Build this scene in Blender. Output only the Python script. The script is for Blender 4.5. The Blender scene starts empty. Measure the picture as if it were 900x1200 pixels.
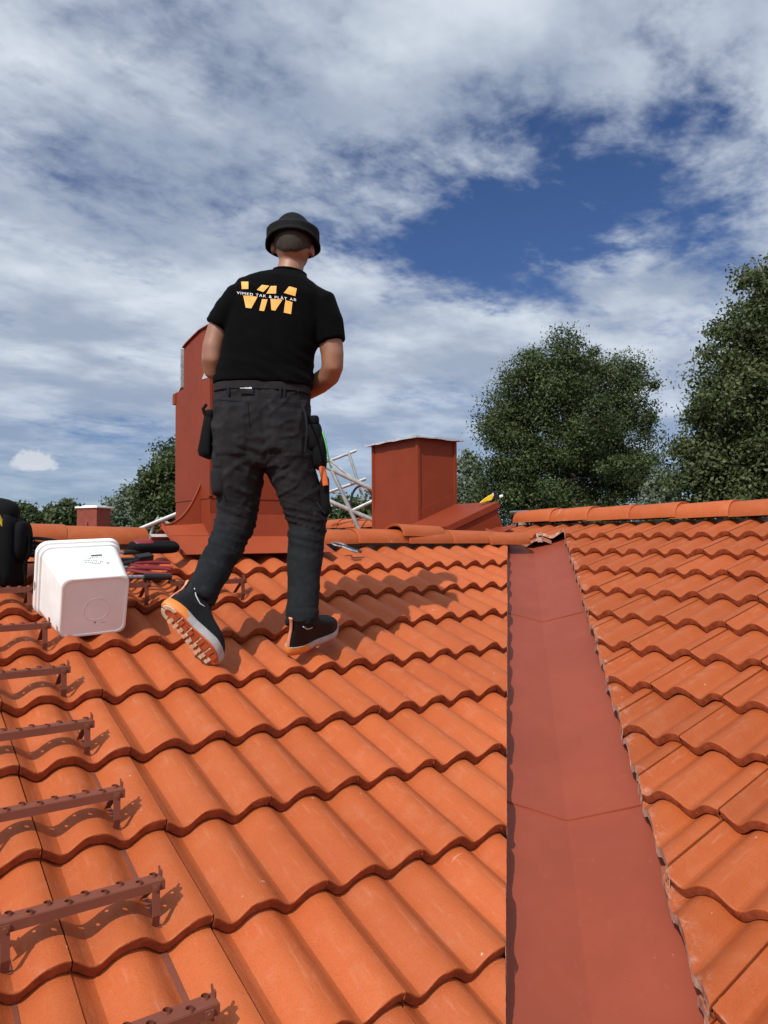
import bpy, bmesh, math, random
import numpy as np
from mathutils import Vector, Matrix, Quaternion, noise as mnoise
from mathutils.bvhtree import BVHTree

rnd = random.Random(7)
R = math.radians
S = bpy.context.scene
COL = S.collection

# ------------------------------------------------------------------ camera
A1 = 0.9551                      # bearing of the cross-wing ridge from the view direction
CAM = Vector((0, 0, 5.5))        # camera on the roof; world X along the wing ridge, Y along the main ridge
FPX = 862.5                      # focal length in pixels of the 900x1200 picture
FWD = Vector((math.cos(A1), math.sin(A1), 0)); RGT = Vector((math.sin(A1), -math.cos(A1), 0)); UP = Vector((0, 0, 1))
PITCH, ROLL = 0.0367, -0.0061
_f = FWD * math.cos(PITCH) + UP * math.sin(PITCH); _u = UP * math.cos(PITCH) - FWD * math.sin(PITCH)
_r = RGT * math.cos(ROLL) + _u * math.sin(ROLL); _u2 = _u * math.cos(ROLL) - RGT * math.sin(ROLL)
cd = bpy.data.cameras.new('camera'); cam = bpy.data.objects.new('camera', cd); COL.objects.link(cam)
cam.matrix_world = Matrix(((_r.x, _u2.x, -_f.x, CAM.x), (_r.y, _u2.y, -_f.y, CAM.y), (_r.z, _u2.z, -_f.z, CAM.z), (0, 0, 0, 1)))
cd.sensor_width = 36; cd.lens = FPX / 1200 * 36; cd.clip_start = 0.05; cd.clip_end = 3000
S.camera = cam

# ------------------------------------------------------------------ light
TO_SUN = Vector((-0.620, -0.306, 0.722)).normalized()
W = bpy.data.worlds.new('World'); S.world = W; W.use_nodes = True
sl = bpy.data.lights.new('sun', 'SUN'); sl.energy = 4.1; sl.angle = R(0.53); sl.color = (1, 0.95, 0.87)
so = bpy.data.objects.new('sun', sl); COL.objects.link(so); so.rotation_euler = TO_SUN.to_track_quat('Z', 'Y').to_euler()
S.view_settings.view_transform = 'Standard'; S.view_settings.look = 'None'; S.view_settings.exposure = 0.0; S.view_settings.gamma = 1
S.view_settings.use_curve_mapping = False
S.cycles.use_denoising = True; S.cycles.max_bounces = 6; S.cycles.transparent_max_bounces = 8


class NG:
    """small node-graph helper"""
    def __init__(s, tree): s.t = tree; s.n = tree.nodes; s.l = tree.links
    def new(s, kind, **kw):
        n = s.n.new(kind)
        for k, v in kw.items(): setattr(n, k, v)
        return n
    def put(s, sock, v):
        if v is None: return
        if isinstance(v, bpy.types.NodeSocket): s.l.new(v, sock)
        else: sock.default_value = v
    def math(s, op, a, b=None, c=None, clamp=False):
        n = s.new('ShaderNodeMath', operation=op, use_clamp=clamp)
        for i, v in enumerate((a, b, c)): s.put(n.inputs[i], v)
        return n.outputs[0]
    def vmath(s, op, a, b=None, scale=None):
        n = s.new('ShaderNodeVectorMath', operation=op)
        s.put(n.inputs[0], a)
        if b is not None: s.put(n.inputs[1], b)
        if scale is not None: s.put(n.inputs['Scale'], scale)
        return n.outputs[1] if op in ('DOT_PRODUCT', 'LENGTH', 'DISTANCE') else n.outputs[0]
    def noise(s, vec, scale, detail=5, rough=0.55, dist=0.0):
        n = s.new('ShaderNodeTexNoise'); s.put(n.inputs['Vector'], vec)
        n.inputs['Scale'].default_value = scale; n.inputs['Detail'].default_value = detail
        n.inputs['Roughness'].default_value = rough; n.inputs['Distortion'].default_value = dist
        return n.outputs['Fac']
    def ramp(s, v, lo, hi, a=0.0, b=1.0, smooth=True):
        n = s.new('ShaderNodeMapRange', interpolation_type='SMOOTHSTEP' if smooth else 'LINEAR')
        s.put(n.inputs[0], v)
        for i, x in enumerate((lo, hi, a, b)): n.inputs[i + 1].default_value = x
        return n.outputs[0]
    def mix(s, f, a, b):
        n = s.new('ShaderNodeMix', data_type='RGBA'); s.put(n.inputs[0], f)
        for k, v in ((6, a), (7, b)):
            if not isinstance(v, bpy.types.NodeSocket): v = (*v[:3], 1)
            s.put(n.inputs[k], v)
        return n.outputs[2]


def ray(px, py):
    """direction through a picture point, with unit forward component along the level view direction"""
    x, y = px - 450, py - 600
    d = _f * FPX + _r * x - _u2 * y
    return d / d.dot(FWD)


def build_world():
    g = NG(W.node_tree); g.n.clear()
    out = g.new('ShaderNodeOutputWorld')
    sky = g.new('ShaderNodeTexSky', sky_type='NISHITA'); sky.sun_disc = False
    sky.sun_elevation = math.asin(TO_SUN.z); sky.sun_rotation = math.atan2(TO_SUN.x, TO_SUN.y)
    sky.air_density = 1.0; sky.dust_density = 0.6; sky.ozone_density = 2.2
    tc = g.new('ShaderNodeTexCoord').outputs['Generated']
    sep = g.new('ShaderNodeSeparateXYZ'); g.put(sep.inputs[0], tc)
    z = g.math('MAXIMUM', sep.outputs[2], 0.0)
    k = g.math('DIVIDE', 1.0, g.math('ADD', z, 0.16))
    p = g.vmath('SCALE', tc, scale=k)                       # the cloud deck seen in perspective
    sx = g.new('ShaderNodeSeparateXYZ'); g.put(sx.inputs[0], p)
    flat = g.new('ShaderNodeCombineXYZ'); g.put(flat.inputs[0], sx.outputs[0]); g.put(flat.inputs[1], sx.outputs[1])
    P = flat.outputs[0]
    rot = g.new('ShaderNodeMapping'); g.put(rot.inputs[0], P); rot.inputs['Rotation'].default_value = (0, 0, R(-20)); rot.inputs['Scale'].default_value = (1.0, 1.2, 1)
    Q = rot.outputs[0]
    big = g.noise(Q, 1.05, 4, 0.5, 0.3)
    mid = g.noise(Q, 3.4, 7, 0.58, 0.25)
    fine = g.noise(Q, 17.0, 5, 0.6, 0.2)

    def gap(px, py, rad):
        d = ray(px, py).normalized(); c = Vector((d.x, d.y, 0)) / (max(d.z, 0) + 0.16)
        dist = g.math('ADD', g.vmath('DISTANCE', P, (c.x, c.y, 0)), g.math('MULTIPLY', g.math('SUBTRACT', mid, 0.5), 0.5))
        return g.ramp(dist, 0.0, rad, 1.0, 0.0)
    clear = g.math('ADD', gap(650, 255, 0.62), g.math('MULTIPLY', gap(510, 305, 0.55), 0.7))
    clear = g.math('ADD', clear, g.math('MULTIPLY', gap(790, 215, 0.46), 0.7))
    dens = g.math('ADD', g.math('MULTIPLY', big, 0.9), g.math('MULTIPLY', mid, 0.75))
    dens = g.math('ADD', dens, g.math('MULTIPLY', fine, 0.40))
    dens = g.math('SUBTRACT', dens, g.math('MULTIPLY', clear, 0.34))
    cover = g.ramp(dens, 0.54, 1.06)
    cover = g.math('MULTIPLY', g.math('MULTIPLY', cover, 0.95), g.ramp(z, 0.03, 0.24, 0.42, 1.0))
    # a small cumulus low over the trees
    d0 = ray(40, 546).normalized()
    rel = g.vmath('SUBTRACT', tc, tuple(d0))
    u = g.vmath('DOT_PRODUCT', rel, tuple(RGT)); v = g.vmath('DOT_PRODUCT', rel, (0, 0, 1))
    wob = g.math('SUBTRACT', g.noise(tc, 45, 4, 0.6), 0.5)
    ru = g.math('DIVIDE', u, 0.021); rv = g.math('DIVIDE', v, g.math('ADD', 0.007, g.math('MULTIPLY', g.math('GREATER_THAN', v, 0.0), 0.011)))
    rr = g.math('SQRT', g.math('ADD', g.math('MULTIPLY', ru, ru), g.math('MULTIPLY', rv, rv)))
    puff = g.ramp(g.math('ADD', rr, g.math('MULTIPLY', wob, 2.4)), 1.25, 0.7)
    hz = g.ramp(z, 0.0, 0.16, 0.55, 0.0)                    # whiter air at the horizon
    bright = g.noise(Q, 2.3, 5, 0.55)
    ccol = g.mix(g.ramp(bright, 0.36, 0.72), (0.36, 0.43, 0.55), (0.72, 0.785, 0.865))
    # brightening added towards the sun, out of view, to lift shadows; follows forward scatter
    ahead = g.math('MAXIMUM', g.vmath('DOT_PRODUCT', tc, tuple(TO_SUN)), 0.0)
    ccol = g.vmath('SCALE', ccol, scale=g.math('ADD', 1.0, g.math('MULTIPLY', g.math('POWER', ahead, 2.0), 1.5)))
    # sky
    skyc = g.vmath('MULTIPLY', sky.outputs[0], (0.040, 0.052, 0.076))
    skyc = g.mix(hz, skyc, (0.28, 0.42, 0.60))
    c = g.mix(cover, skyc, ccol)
    c = g.mix(g.math('MULTIPLY', puff, 0.85), c, (0.66, 0.70, 0.76))
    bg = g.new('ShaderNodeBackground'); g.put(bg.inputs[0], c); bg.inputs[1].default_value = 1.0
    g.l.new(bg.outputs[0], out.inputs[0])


build_world()


# ------------------------------------------------------------------ helpers
def link(o, parent=None):
    COL.objects.link(o)
    if parent is not None: o.parent = parent
    return o


def tag(o, label=None, cat=None, group=None, kind=None):
    if label: o['label'] = label
    if cat: o['category'] = cat
    if group: o['group'] = group
    if kind: o['kind'] = kind
    return o


def empty(name, loc=(0, 0, 0), parent=None, rot=None):
    o = bpy.data.objects.new(name, None); o.empty_display_size = 0.1
    link(o, parent); o.location = loc
    if rot is not None: o.rotation_euler = rot
    return o


def mesh_obj(name, verts, faces, mat, parent=None, smooth=False, sharp=None, mats=None, fmat=None):
    me = bpy.data.meshes.new(name); me.from_pydata([tuple(v) for v in verts], [], faces); me.update()
    for m in (mats or [mat]): me.materials.append(m)
    if fmat is not None: me.polygons.foreach_set('material_index', fmat)
    if smooth:
        me.polygons.foreach_set('use_smooth', [True] * len(me.polygons))
        if sharp: me.set_sharp_from_angle(angle=R(sharp))
    o = bpy.data.objects.new(name, me); return link(o, parent)


class MB:
    """collects simple shapes into one mesh"""
    def __init__(s): s.v = []; s.f = []; s.m = []
    def add(s, verts, faces, mi=0):
        b = len(s.v); s.v += [Vector(v) for v in verts]; s.f += [[b + i for i in f] for f in faces]; s.m += [mi] * len(faces)
    def box(s, lo, hi, M=None, mi=0, bev=0.0):
        x0, y0, z0 = lo; x1, y1, z1 = hi
        if bev <= 0:
            vs = [Vector(p) for p in ((x0, y0, z0), (x1, y0, z0), (x1, y1, z0), (x0, y1, z0), (x0, y0, z1), (x1, y0, z1), (x1, y1, z1), (x0, y1, z1))]
            fs = [(3, 2, 1, 0), (4, 5, 6, 7), (0, 1, 5, 4), (1, 2, 6, 5), (2, 3, 7, 6), (3, 0, 4, 7)]
        else:
            bm = bmesh.new(); bmesh.ops.create_cube(bm, size=1)
            for v in bm.verts: v.co = Vector(((x0 + x1) / 2 + v.co.x * (x1 - x0), (y0 + y1) / 2 + v.co.y * (y1 - y0), (z0 + z1) / 2 + v.co.z * (z1 - z0)))
            bmesh.ops.bevel(bm, geom=list(bm.edges), offset=bev, segments=2, affect='EDGES', profile=0.6)
            bm.verts.index_update(); vs = [v.co.copy() for v in bm.verts]; fs = [[v.index for v in f.verts] for f in bm.faces]; bm.free()
        if M is not None: vs = [M @ v for v in vs]
        s.add(vs, fs, mi)
    def tube(s, pts, rad, seg=8, mi=0, cap=True, flat=1.0):
        pts = [Vector(p) for p in pts]; n = len(pts)
        rad = rad if isinstance(rad, (list, tuple)) else [rad] * n
        rings = []; prev = None
        for i, p in enumerate(pts):
            t = (pts[min(i + 1, n - 1)] - pts[max(i - 1, 0)]).normalized()
            a = prev if prev is not None else (Vector((0, 0, 1)) if abs(t.z) < 0.9 else Vector((1, 0, 0)))
            a = (a - t * a.dot(t)).normalized(); b = t.cross(a); prev = a
            rings.append([p + (a * math.cos(q) * flat + b * math.sin(q)) * rad[i] for q in [2 * math.pi * k / seg for k in range(seg)]])
        vs = [v for r in rings for v in r]; fs = []
        for i in range(n - 1):
            for k in range(seg):
                fs.append([i * seg + k, i * seg + (k + 1) % seg, (i + 1) * seg + (k + 1) % seg, (i + 1) * seg + k])
        if cap: fs.append(list(range(seg))[::-1]); fs.append([(n - 1) * seg + k for k in range(seg)])
        s.add(vs, fs, mi)
    def loft(s, rings, mi=0, cap=True):
        seg = len(rings[0]); vs = [v for r in rings for v in r]; fs = []
        for i in range(len(rings) - 1):
            for k in range(seg):
                fs.append([i * seg + k, i * seg + (k + 1) % seg, (i + 1) * seg + (k + 1) % seg, (i + 1) * seg + k])
        if cap: fs.append(list(range(seg))[::-1]); fs.append([(len(rings) - 1) * seg + k for k in range(seg)])
        s.add(vs, fs, mi)
    def prism(s, poly, ext, mi=0):
        """poly: 3D points of a flat outline, ext: extrusion vector"""
        n = len(poly); poly = [Vector(p) for p in poly]; ext = Vector(ext)
        s.add(poly + [p + ext for p in poly], [list(range(n))[::-1], [n + i for i in range(n)]] + [[i, (i + 1) % n, n + (i + 1) % n, n + i] for i in range(n)], mi)
    def build(s, name, mat, parent=None, smooth=False, sharp=35, mats=None):
        o = mesh_obj(name, s.v, s.f, mat, parent, False, None, mats, s.m if mats else None)
        bm = bmesh.new(); bm.from_mesh(o.data); bmesh.ops.recalc_face_normals(bm, faces=list(bm.faces)); bm.to_mesh(o.data); bm.free()
        if smooth:
            o.data.polygons.foreach_set('use_smooth', [True] * len(o.data.polygons)); o.data.set_sharp_from_angle(angle=R(sharp))
        return o


def copy_tree(o, parent=None):
    c = o.copy(); link(c, parent)
    if parent is not None: c.matrix_parent_inverse = o.matrix_parent_inverse
    for ch in o.children: copy_tree(ch, c)
    return c


# ------------------------------------------------------------------ materials
MATS = {}


def principled(name):
    m = bpy.data.materials.new(name); m.use_nodes = True; g = NG(m.node_tree)
    return m, g, g.n['Principled BSDF']


def mat(name, col, rough=0.6, metal=0.0, var=0.12, vscale=6.0, bump=0.0, bscale=80.0, spec=0.5, tint=None, coord='Object', per=0.0, coat=0.0):
    if name in MATS: return MATS[name]
    m, g, b = principled(name)
    tc = g.new('ShaderNodeTexCoord').outputs[coord]
    n1 = g.noise(tc, vscale, 6, 0.6)
    f = g.ramp(n1, 0.28, 0.72)
    lo = tuple(c * (1 - var) for c in col); hi = tuple(min(1, c * (1 + var)) for c in col)
    if tint: hi = tint
    c = g.mix(f, lo, hi)
    if per:
        oi = g.new('ShaderNodeObjectInfo').outputs['Random']
        c = g.vmath('SCALE', c, scale=g.ramp(oi, 0, 1, 1 - per, 1 + per, False))
    g.put(b.inputs['Base Color'], c)
    g.put(b.inputs['Roughness'], g.ramp(n1, 0.2, 0.8, max(0.02, rough - 0.07), min(1, rough + 0.07)))
    b.inputs['Metallic'].default_value = metal; b.inputs['Specular IOR Level'].default_value = spec
    if coat: b.inputs['Coat Weight'].default_value = coat
    if bump:
        bp = g.new('ShaderNodeBump'); bp.inputs['Strength'].default_value = 1.0; bp.inputs['Distance'].default_value = bump
        g.put(bp.inputs['Height'], g.noise(tc, bscale, 4, 0.6)); g.l.new(bp.outputs[0], b.inputs['Normal'])
    MATS[name] = m; return m


def tile_material(name='concrete_tile_orange', tone=(1, 1, 1)):
    m, g, b = principled(name)
    tc = g.new('ShaderNodeTexCoord').outputs['Object']
    geo = g.new('ShaderNodeNewGeometry').outputs['Position']
    oi = g.new('ShaderNodeObjectInfo').outputs['Random']
    mp = g.new('ShaderNodeMapping'); g.put(mp.inputs[0], geo); mp.inputs['Scale'].default_value = (1, 1, 1)
    broad = g.noise(geo, 2.2, 4, 0.6); mid = g.noise(geo, 14, 5, 0.6); fine = g.noise(geo, 260, 3, 0.6)
    c = g.mix(g.ramp(broad, 0.3, 0.7), (0.368, 0.080, 0.0210), (0.412, 0.098, 0.0280))
    c = g.mix(g.math('MULTIPLY', g.ramp(mid, 0.48, 0.8), 0.5), c, (0.43, 0.145, 0.07))
    c = g.mix(g.math('MULTIPLY', g.ramp(fine, 0.42, 0.72), 0.38), c, (0.27, 0.055, 0.018))
    # pale specks and dust streaks running with the slope
    st = g.new('ShaderNodeMapping'); g.put(st.inputs[0], tc); st.inputs['Scale'].default_value = (60, 5, 30)
    streak = g.noise(st.outputs[0], 1.0, 4, 0.65)
    c = g.mix(g.math('MULTIPLY', g.ramp(streak, 0.55, 0.85), 0.42), c, (0.50, 0.21, 0.125))
    spk = g.noise(geo, 55, 2, 0.5)
    c = g.mix(g.ramp(spk, 0.76, 0.81), c, (0.58, 0.38, 0.28))
    # saw dust left by cutting the tiles, on the valley side of the main roof
    xyz = g.new('ShaderNodeSeparateXYZ'); g.put(xyz.inputs[0], geo)
    u = g.math('SUBTRACT', xyz.outputs[0], xyz.outputs[1])
    dust = g.math('MULTIPLY', g.ramp(u, 0.567, 0.65, 1.0, 0.0), g.math('GREATER_THAN', u, 0.5))
    dust = g.math('MULTIPLY', dust, g.ramp(g.noise(geo, 17, 6, 0.7), 0.48, 0.72))
    scr = g.new('ShaderNodeMapping'); g.put(scr.inputs[0], geo); scr.inputs['Rotation'].default_value = (0, 0, R(35)); scr.inputs['Scale'].default_value = (7, 60, 7)
    scratch = g.math('MULTIPLY', g.ramp(g.noise(scr.outputs[0], 1.0, 3, 0.6), 0.72, 0.80), 0.22)
    c = g.mix(g.math('MAXIMUM', g.math('MULTIPLY', dust, 0.45), scratch), c, (0.62, 0.44, 0.36))
    c = g.vmath('MULTIPLY', g.vmath('SCALE', c, scale=g.ramp(oi, 0, 1, 0.89, 1.08, False)), tone)
    g.put(b.inputs['Base Color'], c)
    g.put(b.inputs['Roughness'], g.ramp(mid, 0.2, 0.8, 0.50, 0.64))
    b.inputs['Specular IOR Level'].default_value = 0.22
    bp = g.new('ShaderNodeBump'); bp.inputs['Distance'].default_value = 0.0019; bp.inputs['Strength'].default_value = 0.9
    h = g.math('ADD', g.math('MULTIPLY', fine, 0.5), g.math('MULTIPLY', g.noise(geo, 40, 4, 0.6), 1.0))
    g.put(bp.inputs['Height'], h); g.l.new(bp.outputs[0], b.inputs['Normal'])
    return m


def sheet_material(name, col, dust=(0.42, 0.22, 0.18), rough=0.42, amt=0.35):
    m, g, b = principled(name)
    tc = g.new('ShaderNodeNewGeometry').outputs['Position']
    n = g.noise(tc, 3.2, 5, 0.6); n2 = g.noise(tc, 26, 5, 0.65)
    c = g.mix(g.ramp(n, 0.3, 0.7), tuple(x * 0.93 for x in col), tuple(x * 1.07 for x in col))
    c = g.mix(g.math('MULTIPLY', g.ramp(n2, 0.55, 0.85), amt), c, dust)
    sp = g.noise(tc, 90, 2, 0.5)
    c = g.mix(g.math('MULTIPLY', g.ramp(sp, 0.74, 0.8), 0.6), c, dust)
    b.inputs['Specular IOR Level'].default_value = 0.18
    g.put(b.inputs['Base Color'], c); g.put(b.inputs['Roughness'], g.ramp(n2, 0.2, 0.8, rough - 0.05, rough + 0.12))
    bp = g.new('ShaderNodeBump'); bp.inputs['Distance'].default_value = 0.004; bp.inputs['Strength'].default_value = 0.35
    g.put(bp.inputs['Height'], g.noise(tc, 2.6, 3, 0.5)); g.l.new(bp.outputs[0], b.inputs['Normal'])
    MATS[name] = m; return m


def build_materials():
    M = {}
    M['tile'] = tile_material(); M['tile_main'] = tile_material('concrete_tile_orange_darker', (0.85, 0.83, 0.78))  # main roof tiles: same colour scaled darker and less blue
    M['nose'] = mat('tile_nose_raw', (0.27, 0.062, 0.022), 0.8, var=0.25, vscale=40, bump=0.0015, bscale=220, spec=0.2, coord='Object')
    M['cut'] = mat('cut_concrete', (0.36, 0.105, 0.05), 0.85, var=0.3, vscale=22, tint=(0.58, 0.38, 0.29), bump=0.002, bscale=120)
    M['valley'] = sheet_material('painted_valley_sheet', (0.240, 0.051, 0.0265), dust=(0.36, 0.16, 0.12), amt=0.16)
    M['red'] = sheet_material('red_painted_steel', (0.205, 0.034, 0.0125), dust=(0.26, 0.10, 0.075), rough=0.5, amt=0.12)
    M['redlight'] = sheet_material('tile_red_flashing', (0.29, 0.056, 0.022), dust=(0.3, 0.12, 0.08), rough=0.5, amt=0.12)
    M['step'] = sheet_material('brown_step_paint', (0.165, 0.052, 0.032), dust=(0.26, 0.12, 0.09), rough=0.45, amt=0.25)
    M['felt'] = mat('roof_felt', (0.03, 0.028, 0.027), 0.9, bump=0.002, bscale=150)
    M['galv'] = mat('galvanised_edge', (0.50, 0.51, 0.51), 0.5, 0.35, var=0.25, vscale=40)
    M['alu'] = mat('aluminium_tube', (0.40, 0.40, 0.385), 0.42, 0.5, var=0.15, vscale=12)
    M['board'] = mat('weathered_board', (0.33, 0.29, 0.25), 0.85, var=0.3, vscale=20, bump=0.002, bscale=60)
    M['wall'] = mat('rendered_wall', (0.62, 0.56, 0.46), 0.9, bump=0.003, bscale=90)
    M['plaster'] = mat('white_plastic', (0.80, 0.79, 0.76), 0.42, var=0.04, vscale=8, spec=0.5)
    M['black'] = mat('black_nylon', (0.0045, 0.0045, 0.005), 0.85, spec=0.15, var=0.3, vscale=30, bump=0.0015, bscale=300)
    M['rubber'] = mat('black_rubber', (0.008, 0.008, 0.009), 0.55, var=0.3, vscale=20)
    M['redgrip'] = mat('red_grip', (0.20, 0.012, 0.016), 0.45, var=0.2)
    M['yellow'] = mat('yellow_grip', (0.78, 0.55, 0.03), 0.5, var=0.12, vscale=40)
    M['steel'] = mat('tool_steel', (0.35, 0.36, 0.37), 0.32, 0.85, var=0.3, vscale=40)
    M['print'] = mat('grey_print', (0.07, 0.08, 0.09), 0.6, var=0.2)
    M['brick'] = mat('dark_red_chimney', (0.20, 0.042, 0.024), 0.85, var=0.2, vscale=18, bump=0.003, bscale=40)
    M['white'] = mat('white_paint', (0.78, 0.78, 0.76), 0.6, var=0.06)
    M['grass'] = mat('lawn_grass', (0.05, 0.085, 0.025), 0.95, var=0.35, vscale=0.25, bump=0.05, bscale=3)
    M['cable'] = mat('black_cable', (0.01, 0.01, 0.01), 0.5)
    return M


M = build_materials()

# ------------------------------------------------------------------ roof geometry
PIT = R(20.32); CP, SP, TP = math.cos(PIT), math.sin(PIT), math.tan(PIT)
O1 = Vector((0.332, 1.598, 4.660)); O2 = Vector((1.740, 3.324, 4.622))
N1 = Vector((0, -SP, CP)); N2 = Vector((-SP, 0, CP))
U1 = Vector((0, CP, SP)); U2 = Vector((CP, 0, SP))
E1, E2 = 0.3378, 0.2926           # course exposure on the two roofs
RIDGE_Y, RIDGE_X = 3.955, 4.60    # centre lines of the two ridges
CUT_L, CUT_R, CUT_B = -0.030, 0.566, 8.14   # valley cuts: X-Y on either side, X+Y at the head


def zl(y, off=0.0): return O1.z + TP * (y - O1.y) + off / CP
def zr(x, off=0.0): return O2.z + TP * (x - O2.x) + off / CP


def on_left(px, py, off=0.0):
    r = ray(px, py); O = O1 + N1 * off; return CAM + r * ((O - CAM).dot(N1) / r.dot(N1))
def on_right(px, py, off=0.0):
    r = ray(px, py); O = O2 + N2 * off; return CAM + r * ((O - CAM).dot(N2) / r.dot(N2))
def at_depth(px, py, d): return CAM + ray(px, py) * d


def frame(o, x, y, z): return Matrix(((x.x, y.x, z.x, o.x), (x.y, y.y, z.y, o.y), (x.z, y.z, z.z, o.z), (0, 0, 0, 1)))


def tile_geometry(expo, seed=0, lod=1):
    """double-roman concrete tile: x across (0 = right-hand crest), y up the slope, z off the crest plane"""
    r = random.Random(seed)
    L = expo + 0.055; step = 0.038; amp = 0.0365
    def prof(x):
        t = 2 * math.pi * x / 0.15; return amp / 2 * (math.cos(t) - 0.16 * math.cos(2 * t) - 0.84)
    n = 26 if lod else 13
    xs = [-0.300, -0.286, -0.2725] + [-0.2720 + 0.296 * i / n for i in range(n + 1)]
    top = []
    for i, x in enumerate(xs):
        z = prof(x)
        if i < 3: z -= 0.010
        if x > -0.03: z += 0.0018 * min(1, (x + 0.03) / 0.03)
        top.append((x, z))
    if lod: rows = [(0.026, -0.0350), (0.0085, -0.0345), (0.0048, -0.0315), (0.0, -0.0045), (0.0009, -0.0015), (0.0032, 0.0), (0.008, 0), (0.05, 0), (expo * 0.55, 0), (expo, 0), (L, 0)]
    else: rows = [(0.012, -0.025), (0.0, -0.022), (0.0005, -0.005), (0.006, 0), (L, 0)]
    cols = [(top[0][0], top[0][1] - 0.012, 0)] + [(x, z, 1) for x, z in top] + [(top[-1][0] + 0.0005, top[-1][1] - 0.006, 1), (top[-1][0] - 0.002, top[-1][1] - 0.016, 0)]
    vs, fs = [], []
    for (y, dz0) in rows:
        for ci, (x, z, k) in enumerate(cols):
            yy = y; w = 0.0; dz = dz0
            if ci < 4 and y < .03: yy = y + .03            # the under-lapping flange stops short of the nose
            if dz < 0 and lod:                        # worn, slightly uneven nose; broken corner at the side lap
                w = 0.0009 * math.sin(x * 90 + seed) + r.uniform(-0.0006, 0.0006)
            vs.append((x, yy + w * 0.7, z + dz - step * y / expo + w))
    nc = len(cols)
    for j in range(len(rows) - 1):
        for i in range(nc - 1):
            fs.append((j * nc + i, j * nc + i + 1, (j + 1) * nc + i + 1, (j + 1) * nc + i))
    return vs, fs


def tile_mesh(name, expo, seed, lod=1, m='tile'):
    vs, fs = tile_geometry(expo, seed, lod)
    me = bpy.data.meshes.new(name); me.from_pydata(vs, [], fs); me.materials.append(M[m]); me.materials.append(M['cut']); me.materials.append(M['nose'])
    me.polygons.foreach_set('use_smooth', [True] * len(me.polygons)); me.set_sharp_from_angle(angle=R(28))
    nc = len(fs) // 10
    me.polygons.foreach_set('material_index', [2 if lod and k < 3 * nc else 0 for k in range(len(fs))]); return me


def cut_tile(base, MW, planes, jag=0.0, seed=0):
    """saw a tile along vertical planes (point, outward normal); None when nothing is left"""
    inv = MW.inverted(); corners = [MW @ v.co for v in base.vertices]
    todo = []
    for (p, nrm) in planes:
        s = [(c - p).dot(nrm) for c in corners]
        if min(s) >= 0: return None
        if max(s) > 0: todo.append((p, nrm))
    if not todo: return base
    r = random.Random(seed)
    me = base.copy(); bm = bmesh.new(); bm.from_mesh(me); zdir = (inv.to_3x3() @ Vector((0, 0, -1))).normalized()
    for (p, nrm) in todo:
        off = r.uniform(-jag, jag); tw = r.uniform(-jag, jag) * 3
        n2 = (Matrix.Rotation(tw, 3, 'Z') @ nrm).normalized()
        c = (MW @ Vector((-0.14, 0.17, 0))); q = p + nrm * off + (c - p) - nrm * (c - p).dot(nrm)
        ret = bmesh.ops.bisect_plane(bm, geom=list(bm.verts) + list(bm.edges) + list(bm.faces), plane_co=inv @ q, plane_no=(inv.to_3x3() @ n2).normalized(), clear_outer=True)
        ed = [e for e in ret['geom_cut'] if isinstance(e, bmesh.types.BMEdge)]
        if jag:
            ret2 = bmesh.ops.subdivide_edges(bm, edges=ed, cuts=1)
            ed = [e for e in set(ret2['geom_inner'] + ret2['geom_split'] + ed) if isinstance(e, bmesh.types.BMEdge) and e.is_valid and e.is_boundary and abs((MW @ ((e.verts[0].co + e.verts[1].co) / 2) - q).dot(n2)) < 0.002]
            for v in {v for e in ed for v in e.verts}: v.co += (inv.to_3x3() @ n2) * r.uniform(-0.0010, 0.0006)
        ex = bmesh.ops.extrude_edge_only(bm, edges=ed)
        for v in [g for g in ex['geom'] if isinstance(g, bmesh.types.BMVert)]: v.co += zdir * 0.022
        for f in [g for g in ex['geom'] if isinstance(g, bmesh.types.BMFace)]: f.material_index = 1; f.smooth = False
        for e in ed:
            if e.is_valid: e.smooth = False
    if len(bm.faces) < 8: bm.free(); bpy.data.meshes.remove(me); return None
    bmesh.ops.recalc_face_normals(bm, faces=list(bm.faces))
    up = sum((f.normal.z * f.calc_area() for f in bm.faces if f.material_index == 0))
    if up < 0: bmesh.ops.reverse_faces(bm, faces=list(bm.faces))
    bm.to_mesh(me); bm.free(); return me


house = empty('house', (0, 0, 0))
tag(house, 'house with orange double-wave tiled roofs, a metal valley gutter and red sheet-metal chimneys', 'house')

D = Vector((1, -1, 0)).normalized()
P_CUT_L = (Vector((CUT_L, 0, 0)), D)                      # keep X-Y < CUT_L
P_CUT_R = (Vector((CUT_R, 0, 0)), -D)                     # keep X-Y > CUT_R
P_CUT_B = (Vector((CUT_B, 0, 0)), -Vector((1, 1, 0)).normalized())
DECK = -0.165


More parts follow.
